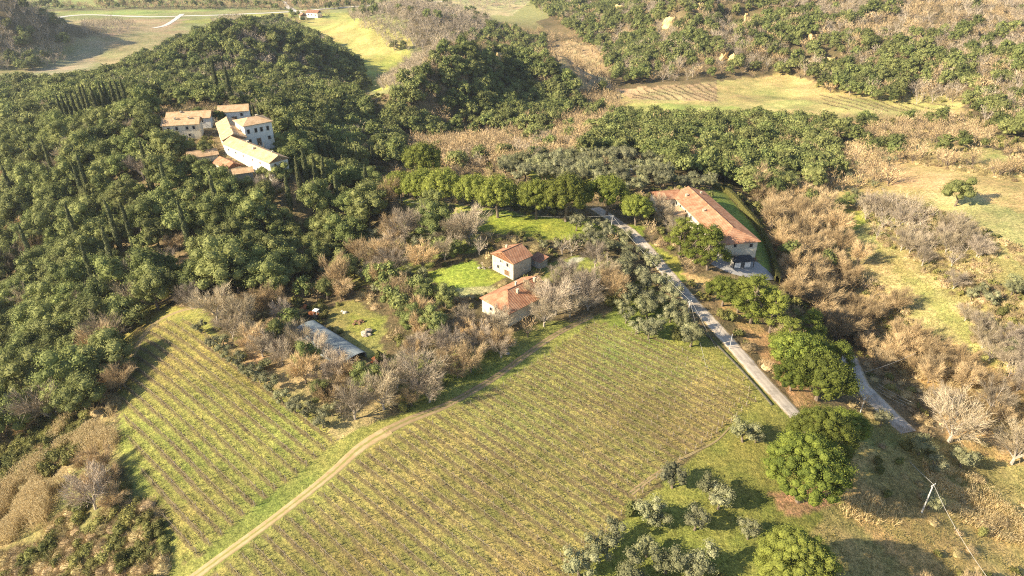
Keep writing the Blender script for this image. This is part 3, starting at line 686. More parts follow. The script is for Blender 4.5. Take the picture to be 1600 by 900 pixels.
sx = MB(); q = at(842, 415); sx.prism([(-1.8,-1.4),(1.8,-1.4),(1.8,1.4),(-1.8,1.4)], 0, 2.1)
so_ = empty('lean_to_shed', (q[0], q[1], q[2]), ua); tag(so_, 'little brown lean-to shed behind the gabled stone house', 'shed'); sx.build('wall', M['grey'], so_)
sr = MB(); sr.add([(-2.1,-1.7,2.15),(2.1,-1.7,2.15),(2.1,1.7,2.75),(-2.1,1.7,2.75),(-2.1,-1.7,2.27),(2.1,-1.7,2.27),(2.1,1.7,2.87),(-2.1,1.7,2.87)], [[3,2,1,0],[4,5,6,7],[0,1,5,4],[1,2,6,5],[2,3,7,6],[3,0,4,7]]); sr.build('roof', M['tile_dark'], so_)
# the long farmhouse
fa = R(10.5); fv = np.array([-math.sin(fa), math.cos(fa)]); fu = np.array([math.cos(fa), math.sin(fa)])
fr_ = np.array(at(1124, 406)[:2]) + fu * 5.4; fl = 35.5
fc = fr_ + fv * fl / 2
house('long_farmhouse', fc, fa, 10.2, fl, 4.9, 6.7, 'cream', 'tile', 'long farmhouse with pinkish terracotta roof hipped at its near end', hip=(0, 5.2), over=.6,
      wins=[('l', y_, h_, .9, 1.2) for y_ in (-14, -11, -7, -3, 3, 8, 12, 15) for h_ in (3.5,)] + [('l', y_, 1.5, .9, 1.1) for y_ in (-14, -7, 3, 13)] + [('f', -1.5, 4.0, .8, .8), ('f', 3.2, 3.6, .9, 1.0)],
      doors=[('l', 10.5, 1.2, 1.4, 2.4), ('l', -11, 1.2, 1.3, 2.3), ('f', -3.5, 1.2, 1.5, 2.2)], chim=[(-2.6, 13, 6.3, .6), (-2.4, 1, 6.4, .6), (2.5, 14, 6.3, .5), (-3.6, -9, 5.9, .6)])
wg = fc + fv * (fl / 2 + .3) - fu * 7.2
house('farmhouse_annex', wg, fa + R(90), 6.0, 7.5, 4.0, 5.2, 'cream', 'tile', 'low annex with pink tiled roof at far end of long farmhouse', over=.4, wins=[('l', 1.5, 2, .8, 1)], doors=[('l', -1.5, 1.1, 1.2, 2.2)])
po = fc + fv * 8.5 - fu * 8.3
p0 = house('porch', po + fu * .9, fa, 3.4, 5.5, 2.2, 3.0, 'cream', 'tile_old', 'small tiled porch wing on the sunny side of long farmhouse', mono=True, over=.3, doors=[('l', 0, 1.1, 1.6, 2.0)])
# dark garden pavilion with pale panels
q = at(1157, 415); pv = empty('garden_pavilion', (q[0], q[1], q[2] + .1), R(8)); tag(pv, 'black roofed garden pavilion with white panels in front of long farmhouse', 'pavilion')
mb = MB(); mb.add([(-3.1,-1.9,2.1),(3.1,-1.9,2.1),(3.1,1.9,2.1),(-3.1,1.9,2.1),(-2.2,0,3.0),(2.2,0,3.0)], [[0,1,5,4],[2,3,4,5]]); mb.add([(-3.1,-1.9,2.1),(3.1,-1.9,2.1),(3.1,1.9,2.1),(-3.1,1.9,2.1),(-2.2,0,3.0),(2.2,0,3.0)], [[1,2,5],[3,0,4]]); mb.box((0,0,2.04),(6.2,3.8,.1)); mb.build('roof', M['black'], pv)
for a, b_ in ((-2.8,-1.6),(2.8,-1.6),(2.8,1.6),(-2.8,1.6),(0,-1.6)): mb = MB(); mb.box((a,b_,1.0),(.16,.16,2.0)); mb.build('post', M['black'], pv)
for a, w_ in ((-1.7,1.7),(1.1,1.6)): mb = MB(); mb.box((a,-1.62,.95),(w_,.05,1.5)); mb.build('panel', M['whitepaint'], pv)
mb = MB(); mb.box((-2.83,0,1.0),(.06,2.9,1.8)); mb.build('panel', M['grey'], pv)
BLOCK.append((q[0], q[1], 4))
for (a, b_, lb) in ((1176, 409, 'wooden bench beside the black pavilion, nearer the hedge'), (1172, 402, 'wooden bench against end wall of long farmhouse')):
    q = at(a, b_); e = empty('garden_bench', (q[0], q[1], q[2] + .1), R(10)); tag(e, lb, 'bench', 'benches beside the pavilion')
    mb = MB(); mb.box((0,0,.45),(1.8,.5,.08)); mb.build('seat', M['brownwood'], e); mb = MB(); mb.box((0,.24,.75),(1.8,.06,.5)); mb.build('backrest', M['brownwood'], e)
    for s_ in (-.8, .8): mb = MB(); mb.box((s_,0,.2),(.08,.45,.42)); mb.build('leg', M['brownwood'], e)
# clipped hedge round the lawn
def hedge(name, pts, w, h, label, mat='shrub'):
    P = smooth_line([at(*p)[:2] for p in pts], .5); r = np.random.RandomState(3); mb = MB(); n = len(P) * 90
    i = r.randint(0, len(P), n); T = np.gradient(P, axis=0); T /= np.linalg.norm(T, axis=1)[:, None]; Nn = np.stack([-T[:, 1], T[:, 0]], 1)
    s = r.uniform(-1, 1, n); top = r.rand(n) < .5; s = np.where(top, s, np.sign(s)); zz = np.where(top, 1, r.rand(n)); xy = P[i] + Nn[i] * (s * w / 2)[:, None] + r.randn(n, 2) * .08
    nr = np.column_stack([Nn[i] * np.where(top, 0, s)[:, None], np.where(top, 1, 0)]) + r.randn(n, 3) * .5; nr /= np.linalg.norm(nr, axis=1)[:, None]
    quads(mb, np.column_stack([xy, H(xy[:, 0], xy[:, 1]) + zz * h + r.randn(n) * .08]), nr, .13, r)
    m_ = len(P); V = []
    for sg, hh in ((-1, -.3), (-1, h * .93), (1, h * .93), (1, -.3)): xy = P + Nn * sg * w * .45; V.append(np.column_stack([xy, H(xy[:, 0], xy[:, 1]) + hh]))
    mb.add(np.array(V).reshape(-1, 3), [[a * m_ + k, (a + 1) * m_ + k, (a + 1) * m_ + k + 1, a * m_ + k + 1] for a in range(3) for k in range(m_ - 1)])
    o = mb.build(name, M[mat]); tag(o, label, 'hedge')
    BLOCK.extend([(p[0], p[1], w) for p in P[::4]]); return o
hedge('hedge', [(1112,294),(1135,302),(1158,326),(1180,352),(1198,385),(1210,420),(1214,442)], 1.3, 2.0, 'long clipped green hedge curving round lawn of the long farmhouse')

# the villa on its wooded hill
VZ = 8.0
def vh(px, py, z=VZ): return np.array(onz(px, py, z))
def villa(name, A, B, w, eave, ridge, wallm, roofm, label, side=1, **k):
    """A-B is one long foot of the wall (world); the body lies w to its left (side=1) or right"""
    A = np.array(A); B = np.array(B); d = B - A; l = np.linalg.norm(d); yaw = math.atan2(d[1], d[0]) - math.pi / 2
    nrm = np.array([-d[1], d[0]]) / l * side; c = (A + B) / 2 + nrm * w / 2
    return house(name, c, yaw, w, l, eave, ridge, wallm, roofm, label, z=VZ, **k)
villa('white_villa', (-98.4, 246.5), (-90.3, 253.0), 9.5, 8.2, 9.6, 'white', 'tile_old', 'tall white villa with dark windows, tallest building on the wooded hill', hip=(3.5, 3.5), cat='villa', over=.6,
      wins=[('r', x_, 5.9, .9, 1.5) for x_ in (-3.9, -1.1, 1.0, 3.4)] + [('r', 3.4, 2.3, .9, 1.2), ('r', -3.9, 2.3, .9, 1.2), ('f', 0, 5.9, .9, 1.4)], doors=[('r', -.6, 1.5, 1.5, 2.6)], chim=[(-1, 2, 9.6, .6)])
villa('villa_gallery', (-80.8, 217.8), (-103.6, 238.0), 6.8, 4.4, 6.0, 'white', 'tile_old', 'long pale gallery wing running downhill from the white villa', side=-1, wins=[('f', 1, 3.0, .7, .9), ('f', -1.5, 3.0, .7, .9)] + [('l', y_, 2.9, .6, .7) for y_ in (-12, -7, -2, 4, 9)], cat='villa wing', chim=[(-1.2, -2, 6.0, .6), (1.2, 6, 6.0, .6), (.6, -11, 6.2, .5)])
villa('villa_wing', (-114.8, 261.6), (-104.6, 240.5), 8.0, 4.8, 6.6, 'cream', 'tile_old', 'ochre roofed wing joining the gallery, left of the white villa', side=1, cat='villa wing', wins=[('l', 2, 3.4, .8, 1.0), ('l', -2, 3.4, .8, 1.0)], chim=[(0, 5, 7.0, .6)])
villa('country_house', (-133.1, 255.5), (-120.5, 258.5), 7.5, 5.6, 7.2, 'cream', 'tile_old', 'cream two storey house with dark windows left of white villa', wins=[('r', x_, 4.2, .9, 1.2) for x_ in (-4.4, -1.5, 2.2, 4.6)] + [('r', x_, 1.5, .8, 1.0) for x_ in (-3, 2.6)], chim=[(1, 3, 7.5, .6), (1, -2, 7.5, .6)])
villa('country_house', (-137, 267.5), (-121, 270.5), 7.5, 4.6, 6.2, 'white', 'tile_old', 'pale long roofed house just behind the cream two storey house', wins=[('r', x_, 3.4, .9, 1.1) for x_ in (-5, 0, 5)], chim=[(.5, -3, 6.4, .6)])
villa('country_house', (-120, 277.5), (-109, 280.5), 7.0, 4.6, 6.2, 'white', 'tile_old', 'pale house behind the ochre roofed wing near tall cypresses', wins=[('r', x_, 3.2, .9, 1.1) for x_ in (-3.5, 3)], doors=[('r', 0, 1.3, 1.8, 2.4)])
house('villa_annex', (-110.5, 235.0), R(-62), 5.0, 9.5, 2.3, 3.6, 'cream', 'tile_old', 'yellow roofed annex below the gallery wing', z=7.2, cat='annex', wins=[('l', 0, 1.4, .7, .8)])
house('villa_annex', (-98.5, 226.0), R(48), 5, 9, 2.2, 3.5, 'cream', 'tile', 'orange roofed annex standing beside yellow roofed annex', z=7.0, cat='annex', wins=[('l', 2, 1.4, .7, .8)])
house('villa_annex', (-91.0, 219.5), R(-66), 5, 6, 2.2, 3.0, 'grey', 'tile_old', 'grey stone annex under the lower end of gallery wing', z=6.8, cat='annex')
# far farm in the valley, and a house by the left edge of the wood
q = at(491, 27); house('far_farmhouse', (q[0], q[1]), R(70), 9, 17, 6, 8.5, 'white', 'tile_dark', 'distant white farmhouse with pinkish roof in green valley', wins=[('l', x_, 3.5, 1.2, 1.6) for x_ in (-5, 0, 5)])
q = at(474, 30); house('far_farmhouse', (q[0], q[1]), R(20), 8, 13, 5, 7, 'cream', 'tile', 'distant smaller orange roofed farmhouse beside the white one')
q = at(548, 94); mb = MB(); v_ = empty('parked_van', (q[0], q[1], q[2]), R(10)); tag(v_, 'tiny white van parked at edge of distant green field', 'van')
mb.box((0, 0, 1.3), (5.2, 2, 1.7)); mb.box((-2.4, 0, .9), (1.4, 1.9, .9)); mb.build('body', M['whitepaint'], v_); mb = MB(); mb.box((-2.0, 0, 1.75), (.9, 2.04, .5)); mb.build('windscreen', M['glass'], v_)
for a in (-1.7, 1.7):
    for s_ in (-.95, .95): mb = MB(); mb.tube([(a, s_ - .1, .36), (a, s_ + .1, .36)], [.36, .36], 10); mb.build('wheel', M['black'], v_)

# the open ended barrel vault barn
A = np.array(at(478, 524)[:2]); B = np.array(at(556, 568)[:2]); d = B - A; L_ = np.linalg.norm(d); yw = math.atan2(d[1], d[0]); c = (A + B) / 2
br = empty('barrel_shed', (c[0], c[1], float(H(*c))), yw); tag(br, 'long blue grey corrugated shed with rounded roof and open dark end', 'shed')
pr = []; 
for k in range(15):
    a = math.pi * k / 14; pr.append((3.0 * math.cos(a), 1.8 + .95 * math.sin(a)))
pr = [(3.0, -1)] + pr + [(-3.0, -1)]; n = len(pr); mb = MB(); V = []
for x_ in np.linspace(-L_ / 2, L_ / 2, 25): V += [(x_, a, b_) for a, b_ in pr]
mb.add(V, [[i * n + j, i * n + j + 1, (i + 1) * n + j + 1, (i + 1) * n + j] for i in range(24) for j in range(n - 1)]); o = mb.build('roof', M['sheet'], br, smooth=False)
sm = o.modifiers.new('thick', 'SOLIDIFY'); sm.thickness = .06
mb = MB(); mb.prism([(-.03,-2.9),(.03,-2.9),(.03,2.9),(-.03,2.9)], -1, 2.2); o = mb.build('end_wall', M['sheet'], br, loc=(-L_ / 2 + .1, 0, 0))
for x_ in np.linspace(-L_ / 2 + .5, L_ / 2 - .1, 6): mb = MB(); mb.tube([(x_, a * .965, b_ * .98) for a, b_ in pr], [.06] * n, 4); mb.build('hoop', M['metal'], br)
BLOCK += [(A[0] + d[0] * u, A[1] + d[1] * u, 4.0) for u in np.linspace(0, 1, 8)]
mb = MB(); mb.box((0, 0, 1), (3.4, 3.0, 1.5)); mb.box((.3,.2,1.6),(2,2,.4)); o = mb.build('hay_stack', M['brownwood'], None); o.location = (B[0] - d[0] / L_ * 3, B[1] - d[1] / L_ * 3, float(H(*B))); o.rotation_euler = (0, 0, yw); tag(o, 'dark brown stack stored inside the open end of rounded shed', 'stack')

# yard clutter
def tractor(px, py, lab, rz):
    q = at(px, py); e = empty('tractor', q, rz); tag(e, lab, 'tractor')
    mb = MB(); mb.box((.7, 0, 1.05), (1.7, .75, .7)); mb.box((-.6, 0, .95), (1.1, .9, .5)); mb.build('body', M['rust'], e)
    mb = MB(); mb.box((-.6, 0, 2.3), (1.3, 1.3, .1)); [mb.box((-.6 + a, b_, 1.75), (.07, .07, 1.1)) for a in (-.5, .5) for b_ in (-.5, .5)]; mb.build('cab', M['whitepaint'], e)
    for a, r_ in ((-.7, .72), (1.2, .42)):
        for s_ in (-.75, .75): mb = MB(); mb.tube([(a, s_ - .17, r_), (a, s_ + .17, r_)], [r_, r_], 14); mb.build('wheel', M['black'], e)
tractor(492, 496, 'small rusty red tractor parked beyond the far end of rounded shed', R(160))
def rocks(px, py, n, R_, mat, name, lab, cat, seed=1, size=.5):
    q = at(px, py); r = np.random.RandomState(seed); mb = MB()
    for i in range(n):
        x, y = r.randn(2) * R_ * .45; s_ = r.uniform(.5, 1.2) * size; iv, iff = ICO[1]; v = iv * (1 + r.uniform(-.25, .25, (len(iv), 1))) * s_ * [1, r.uniform(.6, 1), r.uniform(.5, .8)]
        mb.add(v + [x, y, float(H(q[0] + x, q[1] + y)) - q[2] + s_ * .3], iff)
    o = mb.build(name, M[mat]); o.location = q; tag(o, lab, cat)
rocks(574, 522, 9, 1.6, 'rock', 'rubble_heap', 'pale rubble heap on grass beside the rounded shed', 'rubble', 2, .8)
rocks(559, 505, 7, 1.6, 'brownwood', 'log_pile', 'dark log pile on the sunny grass beyond the rounded shed', 'log pile', 3, .6)
rocks(588, 565, 7, 1.4, 'rust', 'scrap_heap', 'brown scrap heap at the open end of the rounded shed', 'scrap', 4, .6)
rocks(478, 481, 9, 2.2, 'rust', 'scrap_heap', 'orange scrap heap under trees left of the rusty tractor', 'scrap', 6, .6)
rocks(535, 489, 4, 1.0, 'frame', 'sack_pile', 'white sack pile on the clearing behind the rounded shed', 'sacks', 7, .5)
rocks(756, 418, 12, 2.2, 'rock', 'firewood_heap', 'messy pale firewood heap against back wall of the stone house', 'firewood', 8, .5)
rocks(790, 545, 8, 2.0, 'rock', 'stone_heap', 'pale stone heap under bare trees below orange roofed farmhouse', 'stones', 9, .5)
# ruined sheds below the farmhouse
for (a, b_, rz, lx, lab) in ((765, 528, -46, 5.5, 'ruined pale stone wall under bare trees below farmhouse'), (747, 534, 44, 3.5, 'shorter broken stone wall beside the ruined pale wall')):
    q = at(a, b_); mb = MB(); r = np.random.RandomState(a)
    for k in range(int(lx / .5)): mb.box((k * .5 - lx / 2, 0, 0), (.52, .45, r.uniform(2.4, 4.2)))
    o = mb.build('ruined_wall', M['rock']); o.location = q; o.rotation_euler = (0, 0, R(rz)); tag(o, lab, 'wall')

# sandstone cliffs on the right hills
def cliff(px, py, w, h, lab, seed):
    q = at(px, py); r = np.random.RandomState(seed); mb = MB(); nx_, nz_ = 9, 7; V = []
    for j in range(nz_):
        for i in range(nx_):
            u = i / (nx_ - 1) * 2 - 1; v = j / (nz_ - 1); ww = w * (1 - .12 * v * v) * (.7 + .4 * r.rand())
            V.append((u * ww / 2, -2 * (1 - u * u) + v * h * .45 + r.randn() * .5 + abs(u) * 3, -2 + v * (h * .75 + 2) * (1 - .22 * abs(u + .3 * math.sin(seed)) ** 1.5) + r.randn() * .7))
    mb.add(V, [[j * nx_ + i, j * nx_ + i + 1, (j + 1) * nx_ + i + 1, (j + 1) * nx_ + i] for j in range(nz_ - 1) for i in range(nx_ - 1)])
    Vb = [(a, b2 + 6, c3 - 1) for a, b2, c3 in V]; mb.add(V + Vb, [[(nz_-1)*nx_ + i, (nz_-1)*nx_ + i + 1, nx_*nz_ + (nz_-1)*nx_ + i + 1, nx_*nz_ + (nz_-1)*nx_ + i] for i in range(nx_ - 1)])
    for i in (0, nx_ - 1): mb.add(V + Vb, [[j*nx_ + i, (j+1)*nx_ + i, nx_*nz_ + (j+1)*nx_ + i, nx_*nz_ + j*nx_ + i] for j in range(nz_ - 1)])
    o = mb.build('sandstone_cliff', M['sand'], smooth=False); o.location = q; o.rotation_euler = (0, 0, R(-25)); tag(o, lab, 'cliff', 'bare sandstone cliffs in the wooded hills')
    BLOCK.append((q[0], q[1] - 1, w * .55))
for i, (a, b_, w_, h_, lb) in enumerate([(1045,42,16,11,'pale yellow cliff high in the dark wood near the top edge'),(967,22,18,12,'yellow cliff at the left end of wooded right hill'),(1092,15,13,8,'small pale cliff close to the top edge'),
    (1145,100,11,9,'narrow yellow cliff above the pale field'),(1157,104,7,6,'small yellow cliff right of the narrow one'),(1128,95,7,7,'small yellow cliff left of the narrow one'),(1245,88,9,4,'low pale cliff above the open field, leftmost of two'),(1300,96,10,4,'low pale cliff above the open field, rightmost of two'),
    (1268,62,9,6,'orange cliff among trees on right hillside'),(777,98,9,8,'pale cliff near the top of the dark wooded mound'),(1022,122,8,6,'small pale cliff above left end of the striped vineyard'),(1165,30,10,6,'pale cliff upper middle of right hill')]): cliff(a, b_, w_, h_, lb, i)

# poles and wires
def pole(px, py, h, lab, arm=True, mat='concrete', stay=None, rad=.13):
    q = at(px, py); e = empty('utility_pole', q); tag(e, lab, 'pole', 'utility poles carrying wires')
    mb = MB(); mb.tube([(0, 0, -.5), (0, 0, h)], [rad, rad * .7], 8); mb.build('shaft', M[mat], e)
    if arm:
        mb = MB(); mb.box((0, 0, h - .25), (1.2, .1, .1), R(30)); mb.build('crossarm', M['metal'], e)
        for s_ in (-.5, .5): mb = MB(); mb.tube([(s_ * math.cos(R(30)), s_ * math.sin(R(30)), h - .2), (s_ * math.cos(R(30)), s_ * math.sin(R(30)), h + .05)], [.05, .04], 6); mb.build('insulator', M['whitepaint'], e)
    return np.array([q[0], q[1], q[2] + h])
def wire(A, B, sag, lab, r_=.022, n=16):
    A = np.array(A, float); B = np.array(B, float); u = np.linspace(0, 1, n)[:, None]; P = A * (1 - u) + B * u; P[:, 2] -= 4 * sag * (u * (1 - u))[:, 0]
    mb = MB(); mb.tube(P - A, [r_] * n, 4); o = mb.build('overhead_wire', M['cable']); o.location = A; tag(o, lab, 'wire', 'overhead wires between poles')
def tip(px, py, base, h):
    return None
def poleP(px, py, toppx, lab, **k):
    """height so that its top shows at the given picture row"""
    x, y, z = at(px, py); a, dy, dz = (float(v) for v in ray(px, toppx)); h = CAMZ + dz * (y / dy) - z; return pole(px, py, h, lab, **k)
T1 = poleP(593, 338, 304, 'pale pole standing in dark trees left of the umbrella pines', rad=.12)
T2 = poleP(955, 362, 337, 'pale pole at the upper end of road by olives', rad=.12)
T3 = poleP(1074, 498, 470, 'pale pole beside road at edge of olive grove', rad=.14)
T4 = poleP(1440, 801, 757, 'leaning pale pole in dry grass near lower right corner', rad=.15)
T5 = poleP(1344, 645, 622, 'short pole beside the shaded lower road', rad=.1)
T6 = poleP(1140, 545, 522, 'slim grey lamp pole beside the sunny road', arm=False, mat='metal', rad=.08)
T7 = poleP(1331, 600, 585, 'pale pole at top of the shaded lower road', rad=.1)
def pt(px, py, y):
    a, dy, dz = (float(v) for v in ray(px, py)); k = y / dy; return np.array([a * k, y, CAMZ + dz * k])
wire(T1, pt(555, 320, 180), .2, 'wire leaving leftwards from the pole left of umbrella pines')
wire(T1, T2, 3.0, 'wire passing in front of the umbrella pines')
wire(T2, T3, .8, 'wire following the road down to olive grove pole')
wire(T3, pt(1165, 800, 86), .8, 'long thin wire crossing the vineyard corner to the bottom')
wire(T3 + [.4, 0, -.2], (T3[0] + 4, T3[1] - 12, T3[2] - 5.5), 0, 'slack stay wire at the olive grove pole', .02)
wire(T4, pt(1387, 684, 115), .3, 'thick wire rising from the lower right pole to road', .04)
wire(T4, pt(1545, 905, 66), .8, 'thin wire running off the lower right pole downwards', .03)
wire(T5, pt(1387, 684, 115), .3, 'wire from the short pole beside shaded lower road')
wire(T7, pt(1430, 552, 128), .6, 'pale wire from the top of shaded lower road over bare trees')
for k in range(3): wire(pt(1366 + 4 * k, 607 - 3 * k, 119), pt(1416 + 4 * k, 634 - 3 * k, 113), .2, ('lowest', 'middle', 'topmost')[k] + ' of three parallel wires over the bare trees right of lower road')

# low stone kerb wall on the road's field side, kerb shadow painted dark
P = smooth_line([at(*p)[:2] for p in [(1078,500),(1100,520),(1137,557),(1170,592),(1206,634)]], 1.2); T = np.gradient(P, axis=0); T /= np.linalg.norm(T, axis=1)[:, None]; Nn = np.stack([-T[:, 1], T[:, 0]], 1); m_ = len(P); V = []
for sg, hh in ((-1, -.3), (-1, .32), (1, .32), (1, -.3)): xy = P + Nn * sg * .13; V.append(np.column_stack([xy, H(xy[:, 0], xy[:, 1]) + hh]))
mb = MB(); mb.add(np.array(V).reshape(-1, 3), [[a * m_ + k, (a + 1) * m_ + k, (a + 1) * m_ + k + 1, a * m_ + k + 1] for a in range(3) for k in range(m_ - 1)]); tag(mb.build('low_wall', M['kerbshade']), 'low stone wall, darkened as kerb shadow, along field side of the sunny road', 'wall')

# ------------------------------------------------------------------ single plants the picture shows
for i, (a, b_, s_, lb) in enumerate([
 (663,285,1.15,'tallest light green umbrella pine behind left end of the pine row'),(628,316,.85,'umbrella pine at the left end of the pine row'),(659,322,.95,'second umbrella pine from left end of the row'),
 (693,326,1.0,'third umbrella pine from left end of the row'),(741,332,.95,'umbrella pine at left middle of the row by lawn'),
 (778,340,1.0,'round umbrella pine above the bright lawn, middle of the row'),(838,342,.95,'umbrella pine with wide crown above the lawn'),
 (884,346,1.1,'dark wide umbrella pine right of the lawn pines'),(948,336,1.0,'umbrella pine at the right end of the row by olives'),
 (993,352,.75,'lone round pine beside the wire pole and road')]): plant('pine', a, b_, s_ * 1.42, 1.2, lb, 'umbrella pines in a row above the lawn')
plant('bigpine', 1272, 728, 1.38, 1.05, 'big umbrella pine behind the giant one at the road bend', 'large umbrella pines beside the lower road')
plant('bigpine', 1246, 783, 1.56, 1.02, 'giant round umbrella pine with visible trunk right of the vineyard', 'large umbrella pines beside the lower road')
plant('bigpine', 1231, 925, 1.36, .95, 'round umbrella pine at the bottom edge casting a broad shadow', 'large umbrella pines beside the lower road')
for i, (k, a, b_, s_, lb) in enumerate([('shaggy',1062,402,1.15,'broad green pine in front of long farmhouse'),('shaggy',1085,412,1.1,'green pine leaning towards the long farmhouse end'),('shaggy',1105,422,1.2,'yellow green pine at farmhouse corner'),
 ('pine',1128,478,.9,'flat topped green pine just below the paved terrace'),('shaggy',1152,488,.9,'dark green pine between terrace and road'),('shaggy',1172,505,1.25,'bright green pine midway down the road'),('shaggy',1202,520,1.1,'pine with bare brown patches beside the sunny road'),
 ('shaggy',1225,560,1.0,'tufted pine over the road verge'),('pine',1238,585,1.1,'wide green pine near the road bend'),('pine',1262,575,1.0,'green pine behind the wide pine near the bend'),('pine',1275,625,1.25,'large green pine overhanging the shaded lower road'),('pine',1235,610,.8,'small pine at verge near the lower end of sunny road'),
 ('shaggy',1305,590,.9,'pale yellow green tree at top of the shaded road'),('shaggy',1262,530,.8,'small pine on the gully side of the roadside pines'),('pine',1318,690,.8,'low green pine beside the shaded lower road'),('shaggy',1198,492,.8,'small rounded pine behind the roadside pines')]):
    plant(k, a, b_, s_ * 1.14, 1.0, lb, 'pines along the road')
for a, b_, s_, lb in [(300,272,.9,'left of the yellow roofed annex'),(322,288,1.0,'below the yellow roofed annex'),(345,300,1.05,'below the orange roofed annex'),(362,312,1.0,'directly under the two lower annexes'),(395,312,.9,'below the grey stone annex'),(418,296,.9,'at the lower end wall of the gallery wing'),(440,290,.95,'right of the lower end of gallery wing'),
   (278,236,.8,'under the cream two storey house'),(300,240,.7,'in the garden below the cream house'),(322,246,.7,'between gallery wing and cream house'),(246,232,.9,'left of the cream two storey house'),(238,208,1.0,'at the left gable of the houses behind'),(452,262,1.0,'right of the gallery wing roof end'),(440,240,.9,'right of the white villa'),(436,212,.9,'at the right corner of white villa'),(312,186,.7,'between the two pale houses behind the villa'),(345,192,.6,'in front of the pale house behind the ochre wing'),(372,172,.8,'behind the pale house near the cypresses'),(290,168,.8,'behind the long roofed house'),(262,170,.8,'behind the left end of long roofed house')]: plant('oak', a, b_, s_, .95, 'evergreen tree ' + lb, 'trees hugging the villa buildings')
plant('oak', 1492, 322, 1.35, .8, 'dark round evergreen standing alone on the dry hill field'); plant('oak', 1310, 330, .7, .8, 'dark evergreen pair member beside bright green patch'); plant('oak', 1325, 322, .6, .9, 'narrower dark evergreen beside bright green patch')
for a, b_, s_, lb in [(1482,690,1.45,'large pale leafless tree spreading beside the shaded lower road'),(1580,725,1.3,'leafless tree at the right edge below the large pale one'),(655,612,1.25,'large mauve leafless tree between the shed and vineyard'),(700,560,.95,'mauve leafless tree up slope of the large mauve one'),
   (868,492,1.2,'spreading leafless tree right of the orange roofed farmhouse'),(912,470,1.0,'leafless tree next to the spreading one, nearer the olives'),(830,478,.9,'leafless tree touching the orange farmhouse roof'),(555,655,1.0,'tan leafless tree at the corner of the two vineyards'),
   (497,562,.85,'tan leafless tree in front of the middle of the rounded shed'),(470,545,.9,'tan leafless tree beside the far end of the rounded shed'),(530,592,.9,'tan leafless tree in front of the near end of rounded shed'),(600,640,1.05,'mauve leafless tree between the large mauve one and vineyard corner'),(1040,352,.8,'small grey leafless tree against sunny wall of the long farmhouse'),(1052,372,.75,'leafless tree on the forecourt of the long farmhouse'),(150,795,1.1,'pale leafless tree casting long shadow on the left vineyard'),(1030,335,.8,'pale leafless tree in front of the long farmhouse'),(930,418,.9,'round tan leafless tree among the olives'),(340,500,1.2,'brown leafless tree at top of the left vineyard'),(300,482,.9,'smaller brown leafless tree at top of left vineyard'),(385,515,1.1,'brown leafless tree above the olive line of left vineyard'),
   (850,510,.9,'leafless tree overhanging the dirt track bend'),(890,495,.9,'leafless tree at the dirt track end'),(780,515,.8,'leafless tree beside the ruined wall')]: plant('grey', a, b_, s_, 1.0, lb)
ORD = ['leftmost', 'second', 'third', 'fourth', 'fifth', 'sixth', 'seventh', 'eighth', 'ninth', 'tenth', 'eleventh', 'twelfth', 'thirteenth', 'fourteenth', 'fifteenth', 'sixteenth', 'seventeenth', 'eighteenth']
def cyps(pts, s_, h_, lab, grp):
    for i, (a, b_) in enumerate(sorted(pts)): plant('cypress', a, b_, s_, h_, ORD[i] + (' from left' if i else '') + ' ' + lab, grp)
cyps([(108,212),(115,212),(122,210),(129,208),(136,204),(141,196),(147,195),(172,192),(178,190),(189,190),(197,190),(205,188),(160,200)], 1.25, 1.3, 'of the slim cypresses in a row left of cream house', 'cypresses left of the villa')
for a, b_, s_, h_, lb in [(364,170,1.6,1.1,'thick dark cypress directly behind the villa houses'),(345,165,1.6,1.2,'thick dark cypress left of the thickest one behind villa'),(232,240,.7,.9,'slim cypress beside cream two storey house'),(236,300,.7,1.0,'slim cypress below the cream two storey house'),
   (213,236,.7,.8,'slim cypress left of cream house'),(197,236,.7,.8,'slim cypress further left of cream house'),(583,262,.85,1.0,'tall lone cypress between villa wood and bare valley'),(393,190,.8,.8,'leftmost of three slim cypresses behind the white villa'),(399,190,.8,.8,'middle one of three slim cypresses behind the white villa'),(406,190,.8,.8,'rightmost of three slim cypresses behind the white villa')]: plant('cypress', a, b_, s_, h_, lb)
cyps([(470,300),(480,285),(560,275),(548,262),(575,310),(530,330),(455,330),(503,262),(500,275),(512,268),(520,262),(497,300),(523,285),(531,280),(540,292),(510,300),(552,300)], 1.05, 1.05, 'of the dark pointed cypresses clustered right of the villa', 'cypresses right of the villa')
cyps([(30,330),(60,430),(90,290),(270,330),(300,400),(345,350),(138,330),(240,300),(130,400),(158,472),(186,440),(145,320),(190,395),(214,400)], 1.1, 1.45, 'of the thin cypresses poking through the oak wood', 'cypresses in the oak wood')
